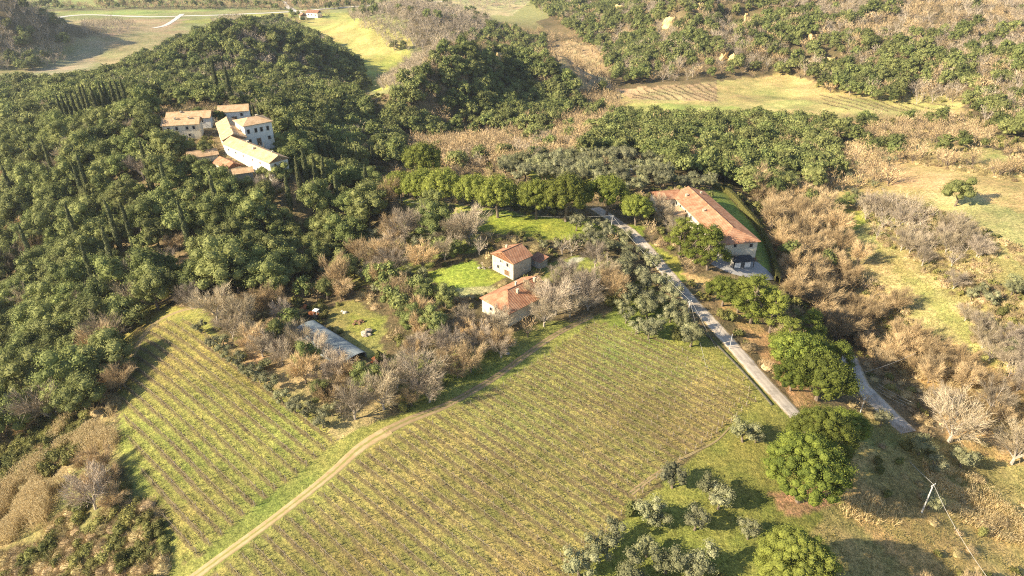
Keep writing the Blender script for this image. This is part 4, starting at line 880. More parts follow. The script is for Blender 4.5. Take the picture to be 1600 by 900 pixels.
# olives that can be told apart
OL = [(1160,690,1.25,'grey olive tree left of the giant umbrella pine'),(1180,692,.7,'small olive close to the giant umbrella pine'),(1050,762,1.2,'olive at the vineyard edge on the pale bank'),(1015,815,1.2,'large olive above the lower left grove'),(1110,780,1.15,'olive in the open grass between grove and pine'),(1122,795,1.1,'olive with split crown in open grass'),
 (1085,828,1.05,'olive on bright grass left of the bottom pine'),(1168,842,.9,'olive touching the bottom umbrella pine'),(1030,822,.9,'olive right beside the large grove olive'),(955,850,1.1,'olive on the bank at vineyard edge'),(935,875,1.2,'olive lower on the vineyard bank'),(905,900,1.3,'olive at the bottom edge beside vineyard'),
 (985,905,1.2,'bottom edge olive second from vineyard'),(1040,895,1.2,'bottom edge olive in middle of the grove'),(1075,900,1.1,'bottom edge olive right of grove middle'),(1100,890,1.2,'wide olive near the bottom pine'),(1010,870,.9,'small olive in the middle of lower grove'),(1450,795,1.0,'pale olive bush at foot of leaning pole'),(1435,710,1.1,'olive beside the shaded road end'),(1460,740,1.0,'olive beside the leafless tree, lower one'),
 (1375,665,.9,'pale olive at lower edge of shaded road'),(1500,730,1.2,'pinkish grey olive below the large leafless tree')]
for a, b_, s_, lb in OL: plant('olive', a, b_, s_ * 1.05, 1.0, lb, 'olive trees beside the lower vineyard')
for a, b_, s_ in [(315,520,.9),(335,545,.9),(352,560,1),(372,575,1.05),(388,590,.9),(407,598,1),(425,612,1.05),(443,630,.9),(462,645,.9),(480,652,.95),(505,668,1.0),(350,540,.8),(520,650,.9)]: plant('olive', a, b_, s_, .95, 'grey olive in the line along upper edge of the left vineyard', 'olives edging the left vineyard')

# ------------------------------------------------------------------ woods and scrub by area
# (polygon of the ground in the picture, spacing m, [(kind, weight)], size range, label stem, group)
Z = [
 ([(-160,120),(60,150),(150,150),(235,165),(245,215),(262,232),(320,240),(300,262),(330,285),(400,305),(455,262),(560,270),(610,330),(560,385),(500,440),(440,462),(300,470),(235,500),(185,560),(165,640),(70,680),(-160,760)], 6.2, [('oak',.89),('bare',.035),('grey',.055),('shrub',.02)], (.6,1.55), 'in the dense oak wood left of the villa', 'left oak wood'),
 ([(120,150),(220,95),(330,45),(440,35),(500,60),(560,105),(580,140),(545,150),(620,200),(640,260),(560,270),(455,262),(435,200),(380,172),(235,162)], 6.6, [('oak',.86),('grey',.14)], (.75,1.25), 'on the shadowy wooded hill behind the villa', 'villa hill wood'),
 ([(200,160),(190,120),(60,140),(-160,130),(-160,160),(0,180)], 7, [('oak',.95),('grey',.05)], (.9,1.3), 'on the far left wooded slope', 'far left slope wood'),
 ([(-60,-5),(10,-5),(60,20),(95,38),(118,70),(100,100),(50,112),(-60,110)], 8, [('grey',.75),('oak',.25)], (.9,1.3), 'on the shaded round hill at upper left', 'upper left hill wood'),
 ([(330,35),(370,28),(420,50),(470,95),(540,112),(540,128),(470,118),(380,70)], 7, [('grey',1)], (.8,1.1), 'along the rim of the hill behind villa', 'hill rim trees'),
 ([(600,190),(620,150),(650,125),(700,105),(790,85),(850,95),(900,130),(915,175),(860,205),(760,212),(700,225),(620,215)], 6.0, [('oak',.9),('bare',.1)], (.8,1.25), 'on the dark wooded mound in the middle distance', 'mound wood'),
 ([(640,130),(690,80),(760,60),(850,75),(840,95),(760,90),(700,110),(660,135)], 6.6, [('bare',.5),('oak',.5)], (.7,1.0), 'on the lit crest of the wooded mound', 'mound crest trees'),
 ([(590,135),(640,90),(690,75),(700,100),(650,130),(620,160)], 6, [('grey',1)], (.7,1.0), 'on the grey bank beside the far green field', 'grey bank trees'),
 ([(545,22),(620,8),(700,8),(760,30),(770,50),(740,70),(690,80),(610,82),(590,60),(560,48)], 8, [('grey',.92),('oak',.08)], (.8,1.25), 'on the grey brown hill by the distant green field', 'grey brown hill wood'),
 ([(760,40),(860,70),(850,85),(760,62)], 8, [('oak',.8),('grey',.2)], (.8,1.1), 'on the ridge behind the wooded mound', 'ridge wood'),
 ([(780,40),(830,50),(920,60),(960,90),(960,130),(870,140),(850,100)], 8.5, [('bare',1)], (.6,1.0), 'in the pale thicket of the far valley', 'far valley thicket'),
 ([(820,0),(1080,0),(1090,90),(1000,110),(940,90),(900,60)], 8, [('oak',.66),('bare',.16),('grey',.18)], (.8,1.3), 'on the dark hill at the top of the valley', 'upper dark hill wood'),
 ([(940,90),(1000,60),(1240,80),(1240,118),(1100,124),(960,135)], 7.6, [('oak',.5),('bare',.25),('grey',.25)], (.7,1.2), 'on the slope above the striped vineyard', 'slope wood above the striped vineyard'),
 ([(1080,0),(1300,0),(1330,60),(1240,100),(1080,90)], 7.4, [('oak',.42),('bare',.28),('grey',.3)], (.7,1.25), 'on the mixed hillside at the top right', 'top right mixed hillside'),
 ([(1300,-10),(1680,-10),(1680,80),(1500,90),(1330,60)], 8, [('bare',.4),('grey',.45),('oak',.15)], (.7,1.2), 'on the bare brown hilltop at the top right corner', 'top right bare hilltop'),
 ([(1240,100),(1330,60),(1500,90),(1680,80),(1680,230),(1560,215),(1500,160),(1420,165),(1300,150),(1240,122)], 6.6, [('oak',.48),('bare',.25),('grey',.22),('shrub',.05)], (.8,1.3), 'on the wooded slope above the open right field', 'right slope wood'),
 ([(645,225),(760,218),(900,215),(960,190),(990,215),(900,250),(780,262),(690,270),(640,250)], 4.8, [('bare',.82),('grey',.1),('oak',.08)], (.6,1.0), 'in the tan leafless belt across the valley', 'tan valley belt'),
 ([(870,150),(960,140),(975,180),(900,215),(860,205)], 5.6, [('bare',.9),('oak',.1)], (.7,1.0), 'in the leafless clump right of the mound', 'leafless clump by the mound'),
 ([(960,190),(1080,190),(1240,195),(1330,215),(1300,250),(1310,285),(1240,320),(1180,320),(1150,290),(1050,275),(1000,245),(910,250)], 5.4, [('oak',.86),('bare',.12),('shrub',.02)], (.75,1.15), 'in the dark oak belt behind the long farmhouse', 'oak belt behind farmhouse'),
 ([(1220,182),(1420,190),(1520,195),(1560,240),(1440,245),(1330,240)], 5.2, [('bare',.5),('shrub',.2),('bush',.2),('oak',.1)], (.5,.9), 'in the scrubby strip below the open right field', 'scrub strip below right field'),
 ([(1400,243),(1500,252),(1620,272),(1620,292),(1500,268),(1400,254)], 3.4, [('bush',.6),('bare',.4)], (.7,.9), 'in the reddish hedge above the dry hill field', 'reddish hedge'),
 ([(1250,240),(1400,235),(1400,290),(1340,310),(1260,300)], 5.0, [('bare',.4),('bush',.2),('olive',.3),('oak',.1)], (.7,1.0), 'in the mixed scrub left of the dry hill field', 'mixed scrub'),
 ([(1170,290),(1260,300),(1300,350),(1330,400),(1360,450),(1370,520),(1320,560),(1260,490),(1225,430),(1200,360)], 6.0, [('bare',.88),('oak',.05),('shrub',.07)], (.75,1.2), 'in the tan leafless wood filling the gully below farmhouse', 'gully wood'),
 ([(1335,322),(1420,318),(1490,345),(1555,400),(1560,450),(1490,462),(1430,415),(1365,372)], 2.1, [('bush',.6),('shrub',.1),('grey',.3)], (.45,.85), 'in the mauve thicket on the dry right slope', 'mauve thicket'),
 ([(1500,440),(1620,440),(1620,560),(1560,570),(1510,520)], 3.6, [('bush',.4),('shrub',.3),('olive',.3)], (.8,1.2), 'in the shrubs at the right edge of dry slope', 'right edge shrubs'),
 ([(1310,420),(1365,440),(1445,520),(1425,565),(1360,525)], 2.6, [('bush',.5),('shrub',.35),('bare',.15)], (.55,.95), 'in the strip of scrub below the dry slope track', 'scrub strip below slope track'),
 ([(1495,475),(1620,455),(1620,610),(1545,580)], 2.6, [('bush',.5),('shrub',.3),('grey',.2)], (.55,1.0), 'in the dark brush by the right edge of slope', 'dark brush at right edge'),
 ([(1425,322),(1490,335),(1620,400),(1620,425),(1500,372)], 2.4, [('bush',.7),('shrub',.3)], (.6,1.0), 'in the low hedge across the upper right field', 'low hedge of upper right field'),
 ([(1420,640),(1620,590),(1620,700),(1500,700)], 4.2, [('grey',.3),('bush',.5),('bare',.2)], (.6,.9), 'in the scrub behind the large pale leafless tree', 'scrub behind leafless tree'),
 ([(1330,570),(1480,540),(1560,610),(1480,640),(1400,620)], 3.4, [('bush',.7),('bare',.3)], (.6,1.0), 'in the golden brush beside the shaded lower road', 'golden brush'),
 ([(1280,480),(1340,500),(1350,560),(1300,560)], 4.2, [('bare',.6),('shrub',.4)], (.6,.9), 'in the gully bottom behind roadside pines', 'gully bottom scrub'),
 ([(780,262),(830,250),(960,240),(1040,262),(1050,300),(960,305),(900,296),(800,288)], 5.2, [('olive',1)], (1.1,1.6), 'in the olive grove behind the umbrella pines', 'olives behind umbrella pines'),
 ([(1040,285),(1110,285),(1120,300),(1060,296)], 4.2, [('olive',1)], (.9,1.2), 'in the olives behind the far end of long farmhouse', 'olives behind farmhouse'),
 ([(900,355),(975,360),(1010,400),(1050,450),(1075,500),(1095,545),(1050,545),(970,520),(960,460),(965,420),(900,390)], 4.4, [('olive',.97),('shrub',.03)], (.95,1.3), 'in the silver olive grove left of the road', 'olive grove left of the road'),
 ([(690,330),(640,345),(560,365),(500,400),(500,450),(600,470),(660,440),(670,405),(760,385),(740,360)], 5.0, [('olive',.5),('oak',.08),('grey',.12),('bare',.1),('shrub',.2)], (.8,1.3), 'in the mixed garden trees left of the gabled stone house', 'garden trees'),
 ([(560,440),(665,440),(680,470),(700,480),(690,540),(640,540),(600,490)], 4.2, [('oak',.45),('bare',.25),('shrub',.3)], (.6,.9), 'in the dense trees between shed and houses', 'trees between shed and houses'),
 ([(640,350),(690,350),(745,385),(790,385),(900,385),(895,400),(850,400),(820,385),(760,400),(670,410)], 3.6, [('shrub',.38),('grey',.27),('olive',.25),('oak',.1)], (.55,.8), 'in the hedgerow behind the gabled stone house', 'hedgerow behind the stone house'),
 ([(590,620),(630,560),(700,500),(740,480),(765,500),(790,530),(850,510),(920,480),(900,500),(850,525),(760,585),(660,640),(600,665)], 4.2, [('grey',.5),('bare',.3),('shrub',.2)], (.5,.85), 'in the leafless tangle between farmhouse and dirt track', 'tangle by the dirt track'),
 ([(860,440),(950,430),(965,470),(930,490),(870,470)], 4.2, [('grey',.7),('bare',.3)], (.6,.9), 'in the leafless trees between houses and olive grove', 'trees by the grove'),
 ([(330,500),(420,480),(470,500),(470,540),(540,590),(600,620),(600,660),(530,650),(450,610),(380,560)], 4.6, [('grey',.35),('bare',.25),('oak',.15),('shrub',.1),('olive',.15)], (.6,.95), 'in the leafless strip between left vineyard and shed', 'strip by the shed'),
 ([(440,460),(560,450),(530,480),(470,475)], 4, [('bare',.4),('shrub',.4),('oak',.2)], (.5,.8), 'in the undergrowth beyond the rounded shed', 'undergrowth beyond the shed'),
 ([(60,610),(200,570),(195,620),(110,640),(40,690)], 3.6, [('bare',.7),('shrub',.3)], (.6,.95), 'in the brown trees at the foot of the oak wood', 'brown trees at wood foot'),
 ([(-100,650),(160,640),(140,700),(60,760),(-100,800)], 2.0, [('shrub',.8),('bush',.2)], (.7,1.3), 'in the green brush of the bank left of the vineyard', 'green brush on the bank'),
 ([(110,790),(190,760),(250,800),(270,860),(240,930),(-60,930),(-40,880),(60,850)], 1.9, [('bush',.6),('shrub',.4)], (.65,1.15), 'in the dark brush at the lower left corner', 'lower left brush'),
 ([(140,730),(190,720),(200,760),(190,810),(120,790)], 3.0, [('bare',.6),('bush',.4)], (.5,.8), 'in the pale scrub beside the golden reeds', 'scrub beside reeds'),
 ([(1290,700),(1430,690),(1540,740),(1620,800),(1620,920),(1500,920),(1400,790),(1320,760)], 5.5, [('shrub',.4),('bush',.6)], (.5,.9), 'in the rough grass right of the giant pine', 'rough grass bushes'),
 ([(1240,420),(1290,480),(1290,520),(1230,470)], 3.6, [('bare',.6),('shrub',.4)], (.5,.8), 'in the scrub between terrace hedge and gully', 'scrub by terrace hedge'),
 ([(1150,430),(1200,470),(1290,600),(1310,650),(1270,650),(1180,520)], 4.0, [('shrub',.5),('bare',.5)], (.5,.8), 'under the roadside pines', 'undergrowth below the pines'),
 ([(150,5),(500,2),(640,8),(500,16),(300,16),(150,14)], 9, [('bare',.8),('oak',.2)], (.8,1.1), 'in the line of trees across the far plain', 'far plain tree line'),
 ([(-40,4),(130,8),(150,16),(-40,12)], 10, [('bare',.7),('oak',.3)], (.8,1.0), 'in the far hedge at the top left edge', 'far top left hedge'),
 ([(450,24),(480,22),(482,36),(460,40),(440,34)], 9, [('bare',.8),('oak',.2)], (.6,.9), 'around the distant white farmhouse', 'trees by the far farm'),
 ([(495,24),(512,20),(515,28),(500,32)], 9, [('bare',1)], (.6,.9), 'right of the distant white farmhouse', 'trees right of the far farm'),
 ([(470,40),(478,44),(520,80),(530,92),(520,90)], 7, [('bush',1)], (.9,1.4), 'in the thin ditch hedge across the far green field', 'far ditch hedge'),
 ([(130,40),(180,32),(215,40),(180,60),(130,66)], 11, [('grey',1)], (.7,1.1), 'in the distant scrub near the round upper left hill', 'distant scrub'),
 ([(400,92),(520,96),(545,100),(530,118),(470,116)], 8, [('grey',1)], (.9,1.2), 'in the leafless row above the far green field', 'leafless row by far field'),
 ([(565,125),(600,122),(600,132),(570,134)], 8, [('grey',1)], (.6,.8), 'in the little clump inside the far green field', 'clump in far field'),
 ([(700,2),(800,0),(820,10),(740,20)], 14, [('grey',1)], (.8,1.1), 'in the scattered trees at the top centre', 'top centre trees'),
]
ADJ = {'oak': ('evergreen oak', 'dark'), 'bare': ('leafless tan tree', ''), 'grey': ('leafless grey tree', ''), 'olive': ('silver green olive tree', ''), 'shrub': ('low green shrub', ''), 'bush': ('dry brown bush', '')}
rz = np.random.RandomState(11); BL = np.array(BLOCK); TK = []
def near_track(x, y, d=2.0): return False
for zi, (poly, sp, mix, (s0, s1), where, grp) in enumerate(Z):
    W_ = []                 # bounding box of the patch on the land
    for i in range(len(poly)):
        (x1, y1), (x2, y2) = poly[i], poly[(i + 1) % len(poly)]
        for u in (0, .25, .5, .75): 
            yy = y1 * (1 - u) + y2 * u
            W_.append(at(x1 * (1 - u) + x2 * u, max(yy, 0))[:2])
    W_ = np.array(W_); x0, y0 = W_.min(0) - 12; x1, y1 = W_.max(0) + 12; y1 = min(y1, 1500)
    gx, gy = np.meshgrid(np.arange(x0, x1, sp), np.arange(y0, y1, sp * .87)); gx = gx + (np.arange(gx.shape[0]) % 2)[:, None] * sp / 2
    gx = gx.ravel() + rz.uniform(-.36, .36, gx.size) * sp; gy = gy.ravel() + rz.uniform(-.36, .36, gy.size) * sp; gz = H(gx, gy)
    px, py, dp = project(gx, gy, gz); k = inpoly(px, py, poly) & (py > -40); gx, gy, gz = gx[k], gy[k], gz[k]
    k = seen(gx, gy, gz, 7.0); gx, gy, gz = gx[k], gy[k], gz[k]
    if not len(gx): continue
    d = np.sqrt((gx[:, None] - BL[None, :, 0]) ** 2 + (gy[:, None] - BL[None, :, 1]) ** 2)
    kinds = [m_[0] for m_ in mix]; wts = np.array([m_[1] for m_ in mix]); wts = wts / wts.sum()
    # neighbours tend to be of one kind
    clus = vnoise(gx + zi * 40, gy, 16) * .55 + rz.rand(len(gx)) * .45; clus = np.argsort(np.argsort(clus)) / len(clus)
    cum = np.cumsum(wts)
    for i in range(len(gx)):
        kd = kinds[min(int(np.searchsorted(cum, clus[i])), len(kinds) - 1)]; s_ = rz.uniform(s0, s1)
        rad = {'oak': 2.6, 'bare': 2.0, 'grey': 2.4, 'olive': 1.2, 'shrub': .7, 'bush': .7}[kd] * s_
        if (d[i] < BL[:, 2] + rad * .55).any(): continue
        PL.append(dict(k=kd, x=gx[i], y=gy[i], s=s_ * (.85 if kd == 'shrub' and s_ > 1.3 else 1), h=rz.uniform(.85, 1.15), label=ADJ[kd][0] + ' ' + where, group=(ADJ[kd][0] + 's').replace('bushs', 'bushes') + ', ' + grp, zi=zi, solo=False))
# undergrowth wherever the land is neither mown, ploughed nor shaded by a crown
gx, gy = np.meshgrid(np.arange(-260, 330, 3.1), np.arange(62, 430, 2.9)); gx = (gx + rz.uniform(-1.2, 1.2, gx.shape)).ravel(); gy = (gy + rz.uniform(-1.2, 1.2, gy.shape)).ravel(); gz = H(gx, gy)
px, py, dp = project(gx, gy, gz); k = (px > -60) & (px < 1660) & (py > -20) & (py < 960)
ii = np.clip(np.searchsorted(XS, gx) - 1, 0, len(XS) - 2); jj = np.clip(np.searchsorted(YS, gy) - 1, 0, len(YS) - 2); k &= isgrass[jj * len(XS) + ii] < .5
gx, gy, gz, px, py = gx[k], gy[k], gz[k], px[k], py[k]; k = seen(gx, gy, gz, 4); gx, gy, gz, px, py = gx[k], gy[k], gz[k], px[k], py[k]
PX_ = np.array([(q['x'], q['y'], {'oak': 3.4, 'bare': 2.2, 'grey': 2.4, 'olive': 1.9, 'pine': 1.5, 'bigpine': 1.5, 'shaggy': 2.4}.get(q['k'], 1.3) * q['s']) for q in PL]); U_R = np.vstack([PX_, BL])
for i in range(len(gx)):
    if ((U_R[:, 0] - gx[i]) ** 2 + (U_R[:, 1] - gy[i]) ** 2 < (U_R[:, 2] + .5) ** 2).any(): continue
    f = vnoise(gx[i:i+1] + 500, gy[i:i+1], 12)[0] * .6 + rz.rand() * .4; kd = 'shrub' if f < .52 else ('bush' if f < .75 else 'bare')
    where = ('left of the villa' if px[i] < 240 else 'around the villa' if px[i] < 470 and py[i] < 320 else 'right of the villa') if py[i] < 330 and px[i] < 640 else ('left of the left vineyard' if px[i] < 260 else 'near the rounded shed' if px[i] < 620 else 'around the farm buildings' if px[i] < 940 else 'near the road pines' if px[i] < 1240 else 'on the right hand slopes') if py[i] > 330 else ('behind the umbrella pines' if px[i] < 960 else 'beyond the long farmhouse' if px[i] < 1200 else 'on the upper right hillside')
    PL.append(dict(k=kd, x=gx[i], y=gy[i], s=rz.uniform(.6, 1.15) * (.55 if kd == 'bare' else 1), h=rz.uniform(.8, 1.2), label=ADJ[kd][0] + ' among the undergrowth ' + where, group='undergrowth ' + where + ', ' + ADJ[kd][0], solo=False, zi=where))

UNIT_R = {'oak': 4, 'pine': 5, 'bigpine': 5, 'shaggy': 4, 'olive': 2.2, 'cypress': 3, 'shrub': 1.6, 'bush': 1.8, 'bare': 4, 'grey': 4.4}
for q in PL:
    q['z'] = float(H(q['x'], q['y'])); pxx, pyy, dp = project(q['x'], q['y'], q['z']); q['size'] = float(UNIT_R[q['k']] * q['s'] / dp) + (1 if q['solo'] else 0); q['px'], q['py'] = float(pxx), float(pyy)
    if not (-60 < q['px'] < 1660 and -60 < q['py'] < 990): q['size'] *= .25
CLS = {'oak': ['oak'], 'pine': ['pine', 'bigpine'], 'rough': ['shaggy'], 'olive': ['olive'], 'cypress': ['cypress'], 'shrub': ['shrub'], 'bare': ['bare', 'grey'], 'bush': ['bush']}
LIM = 295
wood_names = {'oak': ('distant_oak_wood', 'distant evergreen oaks merging into one dense dark green wood', 'wood'), 'olive': ('distant_olives', 'remaining small olives merging in the silver groves', 'olive grove'), 'shrub': ('green_scrub', 'remaining low green scrub on banks and slopes', 'scrub'),
              'bare': ('distant_leafless_wood', 'distant leafless trees merging into brown woods on the hills', 'wood'), 'bush': ('dry_scrub', 'remaining dry brown scrub on the slopes', 'scrub')}
# what sets look-alikes of one patch apart: their size and where in the patch they stand
from collections import defaultdict
_by = defaultdict(list)
for q in [q for ks in CLS.values() for q in sorted([q for q in PL if q['k'] in ks], key=lambda q: -q['size'])[:LIM]]:
    if not q['solo']: _by[(q['zi'], q['k'])].append(q)
for L in _by.values():
    if len(L) < 4: continue
    a_ = np.array([q['px'] for q in L]); b_ = np.array([q['py'] for q in L]); ss = np.array([q['s'] for q in L])
    qa = np.quantile(a_, [.2, .4, .6, .8] if len(L) > 60 else [.33, .67]); qb = np.quantile(b_, [.33, .67]); qs = np.quantile(ss, [.33, .67])
    hn = ['far left', 'left', 'middle', 'right', 'far right'] if len(L) > 60 else ['left', 'middle', 'right']
    for q in L:
        hh_ = hn[int(np.searchsorted(qa, q['px']))]; vv_ = ['upper', '', 'lower'][int(np.searchsorted(qb, q['py']))]; sz = ['small ', 'medium ', 'large '][int(np.searchsorted(qs, q['s']))]
        q['label'] = sz + q['label'] + ', ' + (vv_ + ' ' + hh_).strip()
        for w_ in (' the ', ' in ', ' of '):
            if len(q['label'].split()) > 16: q['label'] = q['label'].replace(w_, ' ')
        if len(q['label'].split()) > 16: print('LONG', q['label'])

counts = {}
for cl, ks in CLS.items():
    L = sorted([q for q in PL if q['k'] in ks], key=lambda q: -q['size']); counts[cl] = len(L)
    first = {}
    for q in L[:LIM]:
        mk, nv, nm, cat, mt, wm, pn = KINDS[q['k']]
        vi = rz.randint(nv)
        if (q['k'], vi) not in first:
            tk, cr = proto(q['k'], 0)[vi]
            first[(q['k'], vi)] = (tk.mesh(pn[0], M[wm]), cr.mesh(pn[1], M[mt]))
        tm, cm = first[(q['k'], vi)]
        e = empty(nm, (q['x'], q['y'], q['z'] - .1), rz.uniform(0, 6.28)); e.scale = (q['s'], q['s'], q['s'] * q['h'])
        tag(e, q['label'], cat, q['group'])
        for pn_, me_ in ((pn[0], tm), (pn[1], cm)):
            o = bpy.data.objects.new(pn_, me_); COL.objects.link(o); o.parent = e
    rest = L[LIM:]
    if rest and cl in wood_names:
        acc = {}
        for q in rest:
            pr_ = proto(q['k'], 1)[rz.randint(KINDS[q['k']][1])]; a = rz.uniform(0, 6.28); S = q['s']; Rm = np.array([[math.cos(a), math.sin(a), 0], [-math.sin(a), math.cos(a), 0], [0, 0, 1]])
            tone = rz.rand()
            for part, mb_ in enumerate(pr_):
                if mb_ is None or (part == 0 and q['k'] in ('oak', 'olive', 'shrub', 'bush')): continue
                if not hasattr(mb_, '_arr'): mb_._arr = mb_.arrays()
                V, Fs, _ = mb_._arr; key = KINDS[q['k']][4] if part == 1 else KINDS[q['k']][5]
                acc.setdefault(key, MB()).addmb((V * [1, 1, q['h']] @ Rm) * S + [q['x'], q['y'], q['z'] - .1], Fs, tone)
        nm, lb, ct = wood_names[cl]; objs = []
        tot = MB(); mats = []; mi = []
        for key, mb_ in acc.items():
            mats.append(M[key]); nf = sum(len(f) for f in mb_.f); mi += [len(mats) - 1] * nf
            off = tot.n
            for v_, t_ in zip(mb_.v, mb_.t): tot.v.append(v_); tot.t.append(t_)
            for f_ in mb_.f: tot.f.append(f_ + off)
            tot.n += mb_.n
        o = tot.build(nm, None); [o.data.materials.append(m_) for m_ in mats]; o.data.polygons.foreach_set('material_index', np.array(mi, np.int32)); o.data.update()
        tag(o, lb, ct, kind='stuff')
print('PLANTS', counts)

# ------------------------------------------------------------------ golden reeds
def blades(name, polys, dens, hgt, w, mat, lab, cat, lean=.25, clump=1.5, seed=1, thr=.0, noBlock=False):
    r = np.random.RandomState(seed); mb = MB()
    for poly in polys:
        P = np.array([at(a, b_)[:2] for a, b_ in poly]); x0, y0 = P.min(0); x1, y1 = P.max(0); n = int((x1 - x0) * (y1 - y0) * dens)
        x = r.uniform(x0, x1, n); y = r.uniform(y0, y1, n); z = H(x, y); px, py, _ = project(x, y, z)
        k = inpoly(px, py, poly) & (vnoise(x, y, clump) > thr); x, y, z = x[k], y[k], z[k]; n = len(x)
        if noBlock and n:
            keep = np.ones(n, bool)
            for bx_, by_, br_ in BLOCKROAD: keep &= (x - bx_) ** 2 + (y - by_) ** 2 > br_ * br_
            x, y, z = x[keep], y[keep], z[keep]; n = len(x)
        D = r.randn(n, 3) * lean + [0, 0, 1]; hh = hgt * r.uniform(.55, 1.1, n) * (.7 + .6 * vnoise(x + 9, y, clump * 3))
        twigs(mb, np.column_stack([x, y, z - .05]), D, hh, w, r)
    o = mb.build(name, M[mat]); tag(o, lab, cat, kind='stuff'); return o
def plumes(name, polys, dens, h, s_, mat, lab, cat, seed=1, thr=.3, sc=2.2):
    r = np.random.RandomState(seed); mb = MB()
    for poly in polys:
        P = np.array([at(a, b_)[:2] for a, b_ in poly]); x0, y0 = P.min(0); x1, y1 = P.max(0); n = int((x1 - x0) * (y1 - y0) * dens)
        x = r.uniform(x0, x1, n); y = r.uniform(y0, y1, n); z = H(x, y); px, py, _ = project(x, y, z)
        c = vnoise(x, y, sc); k = inpoly(px, py, poly) & (c > thr); x, y, z, c = x[k], y[k], z[k], c[k]; n = len(x)
        top = h * (.45 + .75 * c); zz = z + top * r.uniform(.55, 1.05, n); nr = r.randn(n, 3) * .55 + [.0, -.4, 1.0]; nr /= np.linalg.norm(nr, axis=1)[:, None]
        quads(mb, np.column_stack([x, y, zz]), nr, s_ * r.uniform(.5, 1.4, n), r, .35)
        k = slice(0, n, 5); twigs(mb, np.column_stack([x, y, z])[k], r.randn(len(x[k]), 3) * .12 + [0, 0, 1], top[k], .05, r)
    o = mb.build(name, M[mat]); tag(o, lab, cat, kind='stuff'); return o
BLOCKROAD = [b_ for b_ in BLOCK if b_[2] < 3.6][:400]
plumes('golden_reeds', [[(100,665),(172,632),(188,690),(170,720),(120,735),(95,770),(40,790),(10,770),(60,720)], [(-60,790),(30,760),(85,770),(75,820),(20,850),(-60,870)]], 60, 3.4, .15, 'reed', 'tall golden reeds on the bank left of the vineyard', 'reeds', 1, .36, 3.2)
plumes('golden_brush', [[(1440,725),(1520,745),(1590,800),(1620,860),(1540,840),(1460,790)], [(1385,505),(1470,545),(1560,610),(1600,660),(1500,640),(1400,570)], [(1350,535),(1400,530),(1410,555),(1360,560)]], 22, 1.8, .15, 'reed', 'golden brush below the dry right slope', 'reeds', 9, .4)
blades('golden_grass', [[(1440,720),(1520,745),(1590,800),(1620,860),(1540,840),(1460,790)], [(1380,500),(1470,540),(1560,610),(1600,660),(1500,640),(1400,570)], [(1290,790),(1340,770),(1420,790),(1400,830),(1320,810)], [(1350,535),(1400,530),(1410,555),(1360,560)]], 14, 1.5, .05, 'reed', 'dry golden grass beside the shaded lower road', 'dry grass', .4, 3, 2, .35)
blades('valley_reeds', [[(640,230),(760,222),(880,222),(880,245),(780,258),(690,262)]], 1.6, 3.5, .13, 'reed', 'pale reeds among the leafless belt of the valley', 'reeds', .2, 6, 5, .45)
# ------------------------------------------------------------------ grass tufts over the near fields and verges
blades('vineyard_grass', [FIELD_R, FIELD_L], 7.0, .34, .06, 'straw', 'pale dry weeds between the vine rows', 'grass', .6, 2.2, 3, .42)
blades('meadow_grass', [FIELD_R, FIELD_L, [(1000,430),(1150,560),(1240,640),(1340,700),(1360,920),(860,920),(1000,790),(1160,640),(1060,560),(940,500)], [(190,560),(215,510),(260,500),(220,560),(200,640),(250,780),(330,860),(300,900),(240,900)], [(300,900),(560,700),(640,650),(880,520),(930,500),(1000,515),(900,530),(760,620),(640,690),(420,850)]], 6.0, .26, .055, 'grass', 'green grass growing in the fields and olive grove', 'grass', .6, 3, 4, .40, True)
blades('slope_grass', [[(1250,620),(1420,670),(1620,740),(1620,930),(1240,930),(1290,780)], [(1295,325),(1400,320),(1620,420),(1620,700),(1420,560)]], 8.0, .5, .06, 'straw', 'dry rough grass on the right hand slopes', 'grass', .5, 2.4, 6, .33)

def nth(i): return str(i) + ('th' if 10 < i % 100 < 14 else {1: 'st', 2: 'nd', 3: 'rd'}.get(i % 10, 'th'))
